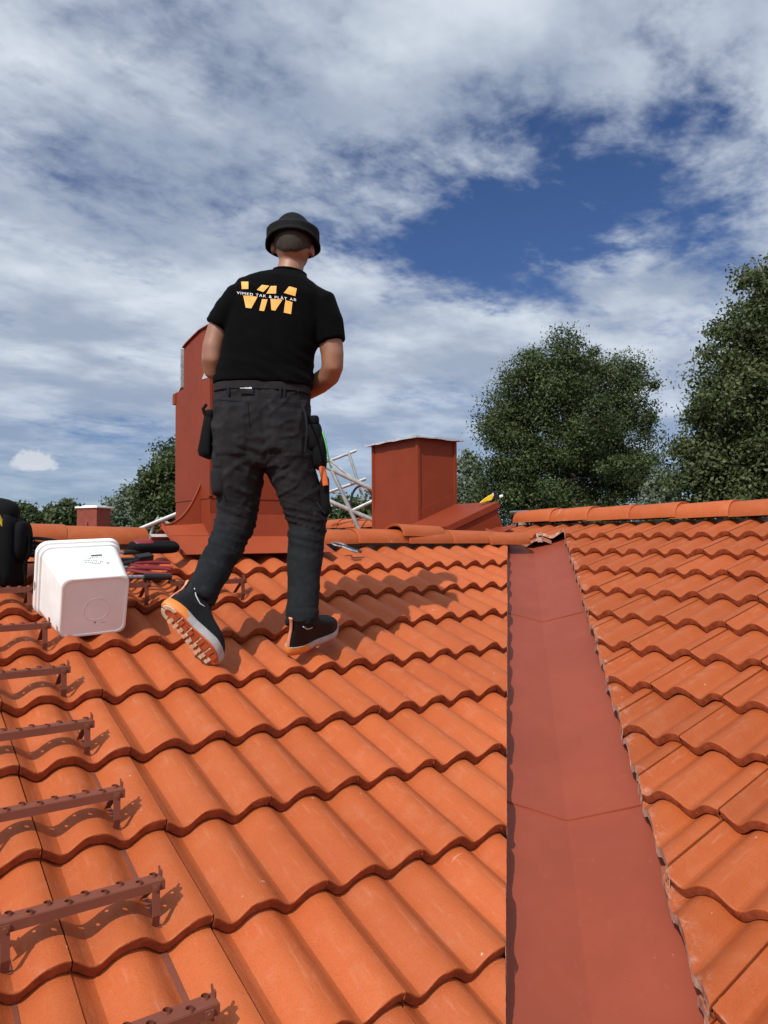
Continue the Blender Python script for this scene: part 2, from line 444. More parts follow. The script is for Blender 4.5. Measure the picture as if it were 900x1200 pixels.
def build_decks():
    """boarding and felt under the tiles; front and rear slopes of the wing and of the main roof"""
    t = 0.05
    def slab(name, pts, label):
        n = len(pts); v = [Vector(p) for p in pts] + [Vector(p) - Vector((0, 0, t)) for p in pts]
        f = [list(range(n)), [n + i for i in range(n)][::-1]] + [[i, n + i, n + (i + 1) % n, (i + 1) % n] for i in range(n)]
        o = mesh_obj(name, v, f, M['felt'], house); o['label'] = label
        bm = bmesh.new(); bm.from_mesh(o.data); bmesh.ops.recalc_face_normals(bm, faces=list(bm.faces)); bm.to_mesh(o.data); bm.free(); return o
    V = 0.245
    yl = -1.3
    wing = [(-4, yl), (yl + V, yl), (RIDGE_Y + V, RIDGE_Y), (-4, RIDGE_Y)]
    wl = slab('roof', [(x, y, zl(y, DECK)) for x, y in wing], 'orange tiled slope that the worker stands on')
    yb = 8.0; rz = zl(RIDGE_Y, DECK)
    def zbk(y): return rz - TP * (y - RIDGE_Y)
    xb = lambda y: RIDGE_Y + V - (y - RIDGE_Y)
    wb = slab('roof', [(x, y, zbk(y)) for x, y in [(-4, RIDGE_Y + .002), (RIDGE_Y + V, RIDGE_Y + .002), (xb(yb), yb), (-4, yb)]], 'rear slope of the tiled wing')
    mn = [(yl + V, yl), (yl + V, -6), (RIDGE_X, -6), (RIDGE_X, 12), (xb(yb), 12), (xb(yb), yb), (RIDGE_Y + V, RIDGE_Y)]
    ml = slab('roof', [(x, y, zr(x, DECK) - 0.003) for x, y in mn], 'orange tiled slope right of the valley gutter')
    rx = zr(RIDGE_X, DECK)
    mb = slab('roof', [(RIDGE_X + .002, -6, rx), (9.5, -6, rx - TP * 4.9), (9.5, 12, rx - TP * 4.9), (RIDGE_X + .002, 12, rx)], 'rear slope of the main roof')
    # walls below
    w = MB(); w.box((-3.6, -0.9, 0), (3.2, 7.6, 3.55)); w.build('wall', M['wall'], house)
    w = MB(); w.box((-0.6, -5.6, 0), (9.1, 11.6, 3.50)); w.build('wall', M['wall'], house)
    return wl, wb, ml, mb


roof_wing, roof_wing_rear, roof_main, roof_main_rear = build_decks()


def lay_tiles():
    variants1 = [tile_mesh('roof_tile', E1, 11 + i) for i in range(5)]
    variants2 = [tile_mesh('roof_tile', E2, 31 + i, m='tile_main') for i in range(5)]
    far1, far2 = [], []
    n = [0, 0]
    lv, lf = tile_geometry(E1, 3, 0); lv2, lf2 = tile_geometry(E2, 4, 0)
    def place(o, x, u, nrm, me, parent, planes, seed, jag):
        r = random.Random(seed)
        q = Matrix.Rotation(R(r.uniform(-.35, .35)), 4, 'Z') @ Matrix.Rotation(R(r.uniform(-.25, .25)), 4, 'Y')
        MW = frame(o + nrm * r.uniform(-.0012, .0012) + u * r.uniform(-.0025, .0025), x, u, nrm) @ q
        cut = cut_tile(me, MW, planes, jag, seed)
        if cut is None: return 0
        ob = bpy.data.objects.new('roof_tile', cut); link(ob, parent); ob.matrix_world = MW; return 1
    X, Yn = Vector((1, 0, 0)), Vector((0, -1, 0))
    for i in range(-8, 7):
        for m in range(-13, 14):
            o = O1 + U1 * (i * E1) + X * (0.3 * m)
            if o.y < -1.1: continue
            near = i >= -4 and m >= -5
            if near: n[0] += place(o, X, U1, N1, variants1[rnd.randrange(5)], roof_wing, [P_CUT_L], 1000 + i * 50 + m, 0.0015)
            elif o.x - o.y < CUT_L: far1.append(frame(o, X, U1, N1))
    for r_ in range(-9, 10):
        for m in range(-15, 30):
            o = O2 + U2 * (r_ * E2) + Yn * (0.3 * m)
            if o.x < -0.9: continue
            near = r_ >= -4 and -5 <= m <= 12 and o.y - 0 > -0.6
            if near:
                me = variants2[rnd.randrange(5)]; sd = 5000 + r_ * 50 + m; YB = Vector((0, 3.787, 0))
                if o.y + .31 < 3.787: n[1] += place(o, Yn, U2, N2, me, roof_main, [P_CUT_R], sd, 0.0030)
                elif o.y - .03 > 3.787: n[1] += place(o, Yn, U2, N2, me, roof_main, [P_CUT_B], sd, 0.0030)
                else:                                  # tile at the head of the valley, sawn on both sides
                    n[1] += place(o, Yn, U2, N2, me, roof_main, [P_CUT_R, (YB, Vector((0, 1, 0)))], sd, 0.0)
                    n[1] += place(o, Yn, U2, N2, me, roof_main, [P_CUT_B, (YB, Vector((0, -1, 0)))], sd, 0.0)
            elif o.y < 3.5 and o.x - o.y > CUT_R + .3: far2.append(frame(o, Yn, U2, N2))
            elif o.y > 4.8 and o.x + o.y > CUT_B + .3: far2.append(frame(o, Yn, U2, N2))
    def field(frames, gv, gf, parent):
        V = np.array(gv); Fc = np.array(gf); allv, allf = [], []
        for k, Mx in enumerate(frames):
            A = np.array(Mx); allv.append(V @ A[:3, :3].T + A[:3, 3]); allf.append(Fc + k * len(V))
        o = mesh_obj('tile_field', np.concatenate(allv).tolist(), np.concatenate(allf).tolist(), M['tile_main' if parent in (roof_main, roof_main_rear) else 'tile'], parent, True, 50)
        o['kind'] = 'stuff'; return o
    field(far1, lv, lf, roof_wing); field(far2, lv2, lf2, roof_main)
    # rear slopes
    rear = []
    for i in range(0, 11):
        for m in range(-13, 14):
            y = RIDGE_Y + 0.42 * CP + i * E1 * CP; x = 0.332 + 0.3 * m
            if x > RIDGE_Y + .2 - (y - RIDGE_Y) - .1: continue
            z = zl(RIDGE_Y) - TP * (y - RIDGE_Y)
            rear.append(frame(Vector((x, y, z)), Vector((-1, 0, 0)), Vector((0, -CP, SP)), Vector((0, SP, CP))))
    field(rear, lv, lf, roof_wing_rear)
    rear = []
    for i in range(0, 15):
        for m in range(-27, 29):
            x = RIDGE_X + 0.42 * CP + i * E2 * CP; y = 3.324 + 0.3 * m
            if y < -6 or y > 12: continue
            rear.append(frame(Vector((x, y, zr(RIDGE_X) - TP * (x - RIDGE_X))), Vector((0, 1, 0)), Vector((-CP, 0, SP)), Vector((SP, 0, CP))))
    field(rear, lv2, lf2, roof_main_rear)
    print('tiles', n, len(far1), len(far2))


lay_tiles()


def ridge_mesh(length=0.42, half=0.118, height=0.094, seed=0):
    seg = 18; r = random.Random(seed)
    def ring(y, s, lift=0.0):
        out = []
        for k in range(seg + 1):
            a = math.pi * k / seg
            cx = math.copysign(abs(math.cos(a)) ** 0.85, math.cos(a)); out.append((cx * half * s, y, height * s * math.sin(a) ** 0.9 + lift - 0.012))
        return out
    def inner(y, s):
        return [(x * 0.90, y, z * 0.86 - 0.004) for x, y, z in ring(y, s)]
    rings = [inner(0.05, 1.0), inner(0.004, 1.0), ring(0.0, 0.985), ring(0.004, 1.0), ring(0.03, 1.0), ring(length * .5, 0.972), ring(length - 0.004, 0.945), ring(length, 0.93), inner(length - 0.002, 0.93)]
    vs = [v for q in rings for v in q]; n = seg + 1
    fs = [(j * n + i, j * n + i + 1, (j + 1) * n + i + 1, (j + 1) * n + i) for j in range(len(rings) - 1) for i in range(seg)]
    me = bpy.data.meshes.new('ridge_tile'); me.from_pydata(vs, [], fs); me.materials.append(M['tile'])
    me.polygons.foreach_set('use_smooth', [True] * len(fs)); me.set_sharp_from_angle(angle=R(50))
    bm = bmesh.new(); bm.from_mesh(me); bmesh.ops.recalc_face_normals(bm, faces=list(bm.faces)); bm.to_mesh(me); bm.free(); return me


def lay_ridges():
    me = ridge_mesh(); me2 = ridge_mesh(height=.108, half=.124)
    def cap(parent, M4):
        o = bpy.data.objects.new('ridge_tile', me2 if parent is roof_main else me); link(o, parent); o.matrix_world = M4; return o
    zc = zl(RIDGE_Y) - 0.035
    # wing ridge: local y runs along +X, each tile laps over its right neighbour's thin end
    for x0, dz, yaw in ((-1.55, 0, 0), (-1.16, 0, .3), (-0.77, 0, 0), (-0.38, 0, -.4), (0.0, 0.010, .5), (0.40, 0.012, -.8), (0.80, -0.002, .6), (2.12, -0.012, 0), (2.52, -0.010, .5), (2.92, -0.016, -.4), (3.30, -0.018, .5), (3.64, -0.030, 0)):
        M4 = Matrix.Translation((x0, RIDGE_Y, zc + dz)) @ Matrix.Rotation(R(-90 + yaw), 4, 'Z') @ Matrix.Rotation(R(-.4), 4, 'X')
        cap(roof_wing, M4)
    # a loose ridge tile lying askew on the others
    cap(roof_wing, Matrix.Translation((2.86, RIDGE_Y - 0.012, zc + 0.026)) @ Matrix.Rotation(R(-86), 4, 'Z') @ Matrix.Rotation(R(-1.2), 4, 'X') @ Matrix.Rotation(R(-4), 4, 'Y') @ Matrix.Scale(0.93, 4))
    zr0 = zr(RIDGE_X) - 0.034
    y = 4.46
    ys = [4.44 - 0.372 * k for k in range(24)] + [5.45 + 0.372 * k for k in range(0, 16)]
    for k, y0 in enumerate(ys):
        cap(roof_main, Matrix.Translation((RIDGE_X, y0 - 0.40, zr0 + rnd.uniform(-.003, .003))) @ Matrix.Rotation(R(rnd.uniform(-.6, .6)), 4, 'Z') @ Matrix.Rotation(R(-1.0), 4, 'X'))
    # ridge boards
    b = MB(); b.box((-4, RIDGE_Y - .022, zl(RIDGE_Y, DECK)), (3.9, RIDGE_Y + .022, zc + .0)); b.build('ridge_board', M['board'], roof_wing)
    b = MB(); b.box((1.12, RIDGE_Y - .05, zc + .021), (1.56, RIDGE_Y + .05, zc + .036)); b.build('ridge_strip', M['white'], roof_wing)
    b = MB(); b.box((RIDGE_X - .022, -6, zr(RIDGE_X, DECK)), (RIDGE_X + .022, 4.36, zr0 - .03)); b.build('ridge_board', M['board'], roof_main)


lay_ridges()


def valley():
    V = 0.245; off = -0.112
    def fold(y): return Vector((y + V, y, zl(y, off)))
    def sect(y, lift):
        f = fold(y); L, Rr = 0.26, 0.30
        up = Vector((0, 0, lift))
        return [Vector((f.x - L, f.y + L, zl(f.y + L, off) + .012)) + up, Vector((f.x - L * .5, f.y + L * .5, zl(f.y + L * .5, off) + .001)) + up,
                Vector((f.x - .012, f.y + .012, zl(f.y + .012, off))) + up, f + Vector((0, 0, 0.0015)) + up, Vector((f.x + .012, f.y - .012, zr(f.x + .012, off))) + up,
                Vector((f.x + Rr * .5, f.y - Rr * .5, zr(f.x + Rr * .5, off) + .001)) + up, Vector((f.x + Rr, f.y - Rr, zr(f.x + Rr, off) + .012)) + up]
    # laps measured from the picture: fold crosses the laps at these Y
    laps = [-0.75, 0.45, 1.665, 2.90, 4.12]
    for k in range(len(laps) - 1):
        y0, y1 = laps[k], laps[k + 1] + (0.06 if k < len(laps) - 2 else 0.0)
        rows = []
        ys = [y0 + (y1 - y0) * i / 10 for i in range(11)]
        rw = random.Random(k)
        for i, y in enumerate(ys):
            s = sect(y, 0.0048 if i == 0 else 0.0048 * (1 - i / 10))
            for j in (1, 5): s[j].z += rw.uniform(-.0012, .0012)
            rows.append(s)
        lip = [p - Vector((0, 0, 0.0047)) for p in rows[0]]
        allr = [lip] + rows; n = 7
        vs = [p for q in allr for p in q]
        fs = [(j * n + i, j * n + i + 1, (j + 1) * n + i + 1, (j + 1) * n + i) for j in range(len(allr) - 1) for i in range(n - 1)]
        o = mesh_obj('valley_sheet', vs, fs, M['valley'], house, True, 6)


valley()


# ------------------------------------------------------------------ chimneys
def chimney_tall():
    """tall sheet-metal chimney astride the wing ridge, curved hood on top, flared skirt at its foot"""
    x0, x1, y0, y1 = 1.560, 2.10, 3.86, 4.40
    zt = 6.40
    ch = empty('chimney', (x0, y0, 5.3), house); ch['label'] = 'tall red sheet-metal chimney with curved hood behind the worker'
    I = Matrix.Translation((-x0, -y0, -5.3))
    def T(p): return I @ Vector(p)
    def part(name, mb, m, **k):
        mb.v = [I @ v for v in mb.v]; return mb.build(name, m, ch, **k)
    b = MB(); b.box((x0 + .004, y0 + .004, 5.2), (x1 - .004, y1 - .004, zt)); part('core', b, M['red'])
    # four cladding panels, upper and lower, with a lapped seam
    zs = 5.735
    for (za, zb, o) in ((5.25, zs, 0.0), (zs - .004, zt + .004, 0.004)):
        b = MB(); b.box((x0 - .004 - o, y0 - .002, za), (x0 + .002, y1 + .002, zb)); part('panel', b, M['red'])
        b = MB(); b.box((x0 + .003, y0 - .004 - o, za), (x1 + .002, y0 + .002, zb)); part('panel', b, M['red'])
        b = MB(); b.box((x1 - .002, y0 + .003, za), (x1 + .004 + o, y1 - .003, zb)); part('panel', b, M['red'])
        b = MB(); b.box((x0 + .003, y1 - .002, za), (x1 + .003, y1 + .004 + o, zb)); part('panel', b, M['red'])
    # standing corner seam
    b = MB(); b.box((x0 - .012, y0 - .012, 5.74), (x0 + .006, y0 + .006, zt - .01), bev=.003); part('corner_seam', b, M['red'])
    # curved hood: arched end panels under a bowed sheet
    hw0, hw1 = y0 + .012, y1 - .115
    yc = (y0 + y1) / 2 - .12; arc = []
    for k in range(15):
        t = k / 14; y = hw1 + (hw0 - hw1) * t; arc.append((y, 6.655 + 0.050 * min(1, t * 1.5) ** .8 - 0.010 * t))
    for xx in (x0 + .000, x1 - .008):
        b = MB(); b.prism([(xx, y, z) for y, z in arc] + [(xx, hw0, zt + .003), (xx, hw1, zt + .003)], (.008, 0, 0)); part('hood_end', b, M['red'])
    b = MB()
    for k in range(14):
        (ya, za), (yb, zb) = arc[k], arc[k + 1]
        b.add([(x0 - .012, ya, za + .002), (x1 + .012, ya, za + .002), (x1 + .012, yb, zb + .002), (x0 - .012, yb, zb + .002), (x0 - .012, ya, za + .008), (x1 + .012, ya, za + .008), (x1 + .012, yb, zb + .008), (x0 - .012, yb, zb + .008)],
              [(0, 1, 2, 3), (4, 7, 6, 5), (0, 4, 5, 1), (2, 6, 7, 3), (0, 3, 7, 4), (1, 5, 6, 2)])
    part('hood', b, M['red'], smooth=True, sharp=30)
    b = MB(); b.box((x0 + .008, hw0 - .002, zt + .003), (x1 - .008, hw0 + .004, arc[-1][1])); part('hood_end', b, M['red'])
    b = MB(); b.box((x0 + .01, hw1 - .004, zt + .003), (x1 - .01, hw1 + .0, 6.66)); part('hood_void', b, M['rubber'])
    # galvanised flap standing at the open side, bent foot
    b = MB(); b.box((x0 + .0, y1 - .065, zt + .03), (x1 - .02, y1 - .052, 6.665)); b.prism([(x0, y1 - .065, zt + .03), (x0, y1 - .052, zt + .03), (x0, y1 + .012, zt + .004), (x0, y1 + .0, zt - .004)], (x1 - x0 - .02, 0, 0)); part('rain_flap', b, M['galv'])
    b = MB(); b.box((x0 - .014, y1 - .01, zt - .065), (x1 + .014, y1 + .040, zt + .0)); part('ledge', b, M['red'])
    b = MB(); b.prism([(x0 - .006, y0 + .02, zt + .004), (x0 - .006, y0 + .12, zt + .012), (x0 - .006, y0 + .08, zt + .045), (x0 - .006, y0 + .02, zt + .055)], (.004, 0, 0)); part('patch', b, M['galv'])
    # skirt flashing: apron down the slope, side aprons and gusset folds
    def ap(pts, name='flashing'):
        b = MB(); n = len(pts); nn = (Vector(pts[1]) - Vector(pts[0])).cross(Vector(pts[2]) - Vector(pts[0])).normalized() * .003
        b.prism(pts, nn); return part(name, b, M['redlight'])
    ye = y0 - .23; xl = x0 - .235; za = lambda y: zl(y, .012)
    ap([(x0 - .235, ye, za(ye)), (x1 + .12, ye, za(ye)), (x1 + .12, y0 - .004, za(y0) + .01), (x0 - .235, y0 - .004, za(y0) + .01)])
    ap([(x0 - .235, y0 - .002, za(y0) + .012), (x0 - .006, y0 - .002, za(y0) + .012), (x0 - .006, RIDGE_Y, za(RIDGE_Y) + .045), (x0 - .235, RIDGE_Y, za(RIDGE_Y) + .03)])
    ap([(x0 - .235, RIDGE_Y, za(RIDGE_Y) + .03), (x0 - .006, RIDGE_Y, za(RIDGE_Y) + .045), (x0 - .006, y1, za(RIDGE_Y) - .1), (x0 - .235, y1, za(RIDGE_Y) - .12)])
    ap([(x0 - .240, ye, za(ye) + .022), (x0 - .240, y0, za(y0) + .034), (x0 - .240, RIDGE_Y, za(RIDGE_Y) + .052), (x0 - .240, RIDGE_Y, za(RIDGE_Y) + .020), (x0 - .240, ye, za(ye) - .008)], 'flashing_edge')
    # upright turn-up on the front and curved gusset towards the ridge
    ap([(x0 - .006, y0 - .010, za(y0)), (x1 + .006, y0 - .010, za(y0)), (x1 + .006, y0 - .010, za(y0) + .135), (x0 - .006, y0 - .010, za(y0) + .135)])
    g = []
    yg = RIDGE_Y + .03
    for k in range(9):
        t = k / 8; g.append((x0 - .235 * (1 - t) - .008, yg, za(RIDGE_Y) + .040 + 0.235 * (t ** 2.6)))
    b = MB(); b.prism(g + [(x0 - .008, yg, za(RIDGE_Y) + .03), (x0 - .235, yg, za(RIDGE_Y) + .02)], (0, .004, 0)); part('gusset', b, M['redlight'])
    b = MB(); b.tube([(p[0], p[1], p[2]) for p in g], .004, 6); part('gusset_fold', b, M['redlight'], smooth=True)


chimney_tall()


def chimney_short():
    x0, x1, y0, y1 = 3.945, 4.365, 5.06, 5.74
    zt = 6.385; zb = 5.2
    ch = empty('chimney', (x0, y0, zb), house); ch['label'] = 'square red sheet-metal chimney with thin flat cap near the main ridge'
    I = Matrix.Translation((-x0, -y0, -zb))
    def part(name, mb, m, **k):
        mb.v = [I @ v for v in mb.v]; return mb.build(name, m, ch, **k)
    b = MB(); b.box((x0 + .004, y0 + .004, zb), (x1 - .004, y1 - .004, zt)); part('core', b, M['red'])
    zs = 5.795
    for za, z2, o in ((zb, zs, .005), (zs - .003, zt - .002, 0)):
        b = MB(); b.box((x0 - .004 - o, y0 + .004, za), (x0 + .003, y1 - .004, z2)); part('panel', b, M['red'])
    def zseam(x): return 5.755 + TP * (x - x0)
    for o, zz in ((.006, None), (0, zt - .002)):
        lo = [(x0 + .004, y0 + .002, zb if zz is None else zseam(x0) - .003), (x1 - .004, y0 + .002, zb if zz is None else zseam(x1) - .003)]
        hi = [(x1 - .004, y0 + .002, zseam(x1) if zz is None else zz), (x0 + .004, y0 + .002, zseam(x0) if zz is None else zz)]
        b = MB(); b.prism(lo + hi, (0, -.006 - o, 0)); part('panel', b, M['red'])
    b = MB(); b.box((x1 - .003, y0 + .004, zb), (x1 + .004, y1 - .004, zt - .002)); part('panel', b, M['red'])
    b = MB(); b.box((x0 + .004, y1 - .003, zb), (x1 - .004, y1 + .004, zt - .002)); part('panel', b, M['red'])
    for (cx, cy) in ((x0, y0), (x1, y0), (x0, y1), (x1, y1)):     # folded corner strips
        b = MB(); b.box((cx - .016, cy - .016, zb), (cx + .016, cy + .016, zt - .001), bev=.003); part('corner_strip', b, M['red'])
    # thin ragged cap sheet, slightly buckled
    r = random.Random(3); nx, ny = 9, 11; vs = []; fs = []
    for dz in (0, .016):
        for j in range(ny):
            for i in range(nx):
                ex = .065; x = x0 - ex + (x1 - x0 + 2 * ex) * i / (nx - 1); y = y0 - ex + (y1 - y0 + 2 * ex) * j / (ny - 1)
                edge = i in (0, nx - 1) or j in (0, ny - 1)
                w = r.uniform(-.006, .004) if edge else 0.002
                vs.append((x, y, zt + .004 + dz + w - (.010 if edge else 0)))
    n = nx * ny
    for j in range(ny - 1):
        for i in range(nx - 1):
            a = j * nx + i; fs.append((a, a + nx, a + nx + 1, a + 1)); fs.append((n + a, n + a + 1, n + a + nx + 1, n + a + nx))
    bd = [i for i in range(nx)] + [j * nx + nx - 1 for j in range(1, ny)] + [(ny - 1) * nx + i for i in range(nx - 2, -1, -1)] + [j * nx for j in range(ny - 2, 0, -1)]
    for k in range(len(bd)): a, c = bd[k], bd[(k + 1) % len(bd)]; fs.append((a, c, n + c, n + a))
    b = MB(); b.add(vs, fs); part('cap', b, M['galv'])


chimney_short()


def hatch():
    """raised sheet-metal roof hatch on the main slope, between the square chimney and the ridge"""
    F = frame(Vector((3.86, 4.50, zr(3.86))), U2, Vector((0, 1, 0)), N2)
    h = empty('roof_hatch', (0, 0, 0), house); h.matrix_world = F; h['label'] = 'raised red sheet-metal roof hatch beside the square chimney'
    b = MB(); b.box((0.012, 0.012, -.14), (0.59, .53, .15)); b.build('curb', M['red'], h)
    b = MB(); b.box((-.006, -.006, .150), (0.612, .548, .205), bev=.004); b.build('lid', M['red'], h)
    b = MB(); b.box((-.20, -.20, .004), (0.52, .010, .009)); b.build('flashing', M['red'], h)
    return F


HF = hatch()


# ------------------------------------------------------------------ roof steps
def plate_with_holes(mb, x0, x1, y0, y1, z, th, holes, rad, rim):
    """flat plate in cells, each cell with a round hole and a raised rim"""
    xs = sorted(holes)
    n = len(xs); w = (x1 - x0) / n; seg = 12
    for k in range(n):
        a, b = x0 + k * w, x0 + (k + 1) * w; cx = (a + b) / 2; cy = (y0 + y1) / 2 + (0.010 if k % 2 else -0.010)
        ring = [(cx + rad * math.cos(2 * math.pi * (i + .5) / seg), cy + rad * math.sin(2 * math.pi * (i + .5) / seg)) for i in range(seg)]
        def border(i):
            an = 2 * math.pi * (i + .5) / seg; dx, dy = math.cos(an), math.sin(an)
            tx = ((b if dx > 0 else a) - cx) / dx if abs(dx) > 1e-6 else 9; ty = ((y1 if dy > 0 else y0) - cy) / dy if abs(dy) > 1e-6 else 9
            t = min(tx, ty); return (cx + dx * t, cy + dy * t)
        out = [border(i) for i in range(seg)]
        # put true corners on the nearest border points
        for c in ((a, y0), (b, y0), (b, y1), (a, y1)):
            i = min(range(seg), key=lambda q: (out[q][0] - c[0]) ** 2 + (out[q][1] - c[1]) ** 2); out[i] = c
        vs = []
        for zz in (z, z - th):
            vs += [(x, y, zz) for x, y in out] + [(x, y, zz) for x, y in ring]
        vs += [(cx + (x - cx) * .86, cy + (y - cy) * .86, z + rim) for x, y in ring]
        fs = []
        s2 = 2 * seg
        for i in range(seg):
            j = (i + 1) % seg
            fs.append((i, j, seg + j, seg + i)); fs.append((s2 + i, s2 + seg + i, s2 + seg + j, s2 + j))
            fs.append((seg + i, seg + j, 4 * seg + j, 4 * seg + i)); fs.append((seg + i, s2 + seg + i, s2 + seg + j, seg + j)); fs.append((i, s2 + i, s2 + j, j))
        mb.add(vs, fs)


def make_step():
    """level roof step: perforated tread bar on two plumb brackets, straps running up the tile troughs"""
    st = empty('roof_step')
    H = 0.101; span = 0.30                     # origin: foot of the right-hand leg in the trough
    b = MB(); plate_with_holes(b, -span - .045, .022, -.016, .020, H, .003, range(10), .0088, .0058)
    b.build('tread', M['step'], st, smooth=True, sharp=30)
    b = MB(); b.box((-span - .045, -.0195, H - .021), (.022, -.0165, H - .0005)); b.box((-span - .045, .0202, H - .012), (.022, .023, H - .0005)); b.build('tread_flange', M['step'], st)
    for cx in (0.0, -span):
        b = MB()                                    # front leg, bent strap
        b.prism([(cx - .0085, -.020, H - .004), (cx + .0085, -.020, H - .004), (cx + .0085, -.024, .03), (cx + .0085, -.014, .001), (cx - .0085, -.014, .001), (cx - .0085, -.024, .03)], (0, -.004, 0)); b.build('leg', M['step'], st)
        b = MB(); b.prism([(cx - .008, -.012, H - .014), (cx + .008, -.012, H - .014), (cx + .008, .070, .030), (cx - .008, .070, .030)], (0, .003, .003)); b.build('brace', M['step'], st)
        b = MB(); b.box((cx - .014, -.020, .001), (cx + .014, .40, .005)); s = b.build('strap', M['step'], st); s.rotation_euler.x = PIT - R(6.4)
        b = MB(); b.tube([(cx, -.0235, H - .012), (cx, -.0285, H - .012)], .0055, 10); b.build('bolt', M['step'], st, smooth=True)
    for cx in (.019, -span - .042):
        b = MB(); b.prism([(cx, .000, H), (cx, .018, H), (cx, .022, H + .017), (cx, .016, H + .018), (cx, .012, H + .009), (cx, .006, H + .015), (cx, -.001, H + .013)], (.003, 0, 0)); b.build('prong', M['step'], st)
    return st


def lay_steps():
    proto = make_step()
    rows = []
    for n in range(-1, 6):
        y = 1.675 + n * 0.3115
        rows.append((0.543, y, {-1: 'brown perforated roof step lowest in view, cut by the bottom edge', 0: 'brown perforated roof step second from the bottom, long dotted shadow on the tiles',
                               1: 'brown perforated roof step third from the bottom', 2: 'brown perforated roof step fourth from the bottom', 3: 'brown perforated roof step fifth from the bottom, two below the white bucket',
                               4: 'brown perforated roof step touching the corner of the white bucket', 5: 'brown perforated roof step under the black tool backpack'}[n]))
    rows.append((1.007, 3.232, 'brown perforated roof step among the tools right of the bucket'))
    rows.append((1.457, 3.232, "brown perforated roof step behind the worker's bent left leg"))
    for k, (x, y, lab) in enumerate(rows):
        if y < 0.9: continue
        o = proto if not proto.get('placed') else copy_tree(proto)
        proto['placed'] = 1
        o.matrix_world = Matrix.Translation((x, y, zl(y, -.0455))) @ Matrix.Rotation(R(rnd.uniform(-.8, .8)), 4, 'Z')
        tag(o, lab, 'roof step', 'brown steps bolted up the tile slope')
    for o in bpy.data.objects:
        if 'placed' in o: del o['placed']


lay_steps()


# ------------------------------------------------------------------ things lying on the roof
def bucket():
    """square white pail on its side, mouth up the slope, base towards the valley of the steps"""
    B, T_, Ln = 0.122, 0.148, 0.285            # half base, half mouth, length
    bk = empty('bucket')
    seg = 8
    def ring(h, y, rad):
        out = []
        for (sx, sz) in ((1, -1), (1, 1), (-1, 1), (-1, -1)):
            cx, cz = sx * (h - rad), sz * (h - rad); a0 = {(1, -1): -90, (1, 1): 0, (-1, 1): 90, (-1, -1): 180}[(sx, sz)]
            for k in range(seg + 1):
                a = R(a0 + 90 * k / seg); out.append(Vector((cx + rad * math.cos(a), y, cz + rad * math.sin(a))))
        return out
    b = MB()
    lerp = lambda y: B + (T_ - B) * y / Ln
    rings = [ring(B - .012, 0.003, .026), ring(B - .0105, 0.0, .027), ring(B - .0045, 0.0, .029), ring(B - .001, .002, .031), ring(B, .006, .032), ring(lerp(.12), .12, .035), ring(lerp(.235), .235, .038),
             ring(lerp(.236) + .007, .236, .043), ring(lerp(.245) + .009, .245, .045), ring(lerp(.246) + .003, .247, .042), ring(lerp(.262) + .003, .262, .042), ring(lerp(.263) + .011, .263, .047), ring(lerp(Ln) + .012, Ln - .004, .048), ring(lerp(Ln) + .007, Ln, .046), ring(lerp(Ln) - .004, Ln, .038)]
    inner = [ring(lerp(.2) - .004, .2, .035), ring(B - .006, .010, .028)]
    b.loft(rings + inner, cap=True)
    b.build('shell', M['plaster'], bk, smooth=True, sharp=28)
    # moulded ring and gate mark on the base
    b = MB(); pts = [(0.008 + .046 * math.cos(2 * math.pi * k / 40), 0.0022, -.012 + .046 * math.sin(2 * math.pi * k / 40)) for k in range(41)]
    b.tube(pts, .0014, 6, cap=False); b.build('moulded_ring', M['plaster'], bk, smooth=True)
    b = MB(); b.tube([(.006, .0035, -.068), (.006, .0015, -.068)], .003, 8); b.box((.026, .0024, -.072), (.048, .0030, -.0712)); b.build('gate_mark', M['print'], bk)
    # printed label on the upper side: a block and rows of small grey strokes
    b = MB(); r = random.Random(4)
    slope = (T_ - B) / Ln
    def pr(x0, x1, y):
        b.add([(x0, y, lerp(y) + .0007), (x1, y, lerp(y) + .0007), (x1, y + .0065, lerp(y + .0065) + .0007), (x0, y + .0065, lerp(y + .0065) + .0007)], [(0, 1, 2, 3)])
    for (a, c, y, step) in ((.018, .060, .165, .0), (.018, .058, .158, .0), (-.030, .008, .140, .006), (.010, .065, .145, .007), (-.02, .030, .124, .006), (-.018, .046, .110, .007), (.006, .040, .098, .006), (.058, .072, .096, .0)):
        if step == 0: pr(a, c, y)
        else:
            x = a
            while x < c: pr(x, x + step * r.uniform(.35, .7), y); x += step
    b.build('printed_label', M['print'], bk)
    # wire handle folded down along the mouth
    b = MB(); pts = [(-(T_ + .013), .258, 0)] + [(-(T_ + .016) * math.cos(t), .258 + .05 * math.sin(t), -(T_ + .012) * math.sin(t)) for t in [math.pi * k / 12 for k in range(1, 12)]] + [((T_ + .013), .258, 0)]
    b.tube(pts, .0022, 6); b.build('wire_handle', M['galv'], bk, smooth=True)
    ax = (U1 * 0.985 + Vector((-.02, 0, 0.03))).normalized(); x = Vector((1, .10, .0)); x = (x - ax * x.dot(ax)).normalized(); z = x.cross(ax)
    tiltz = Matrix.Rotation(R(-4.2), 4, 'Y')
    # rests on the crests of the tiles
    c = at_depth(111, 711, 2.775)
    bk.matrix_world = frame(c, x, ax, z) @ tiltz
    tag(bk, 'white square plastic bucket lying on its side on the tiles', 'bucket')


bucket()


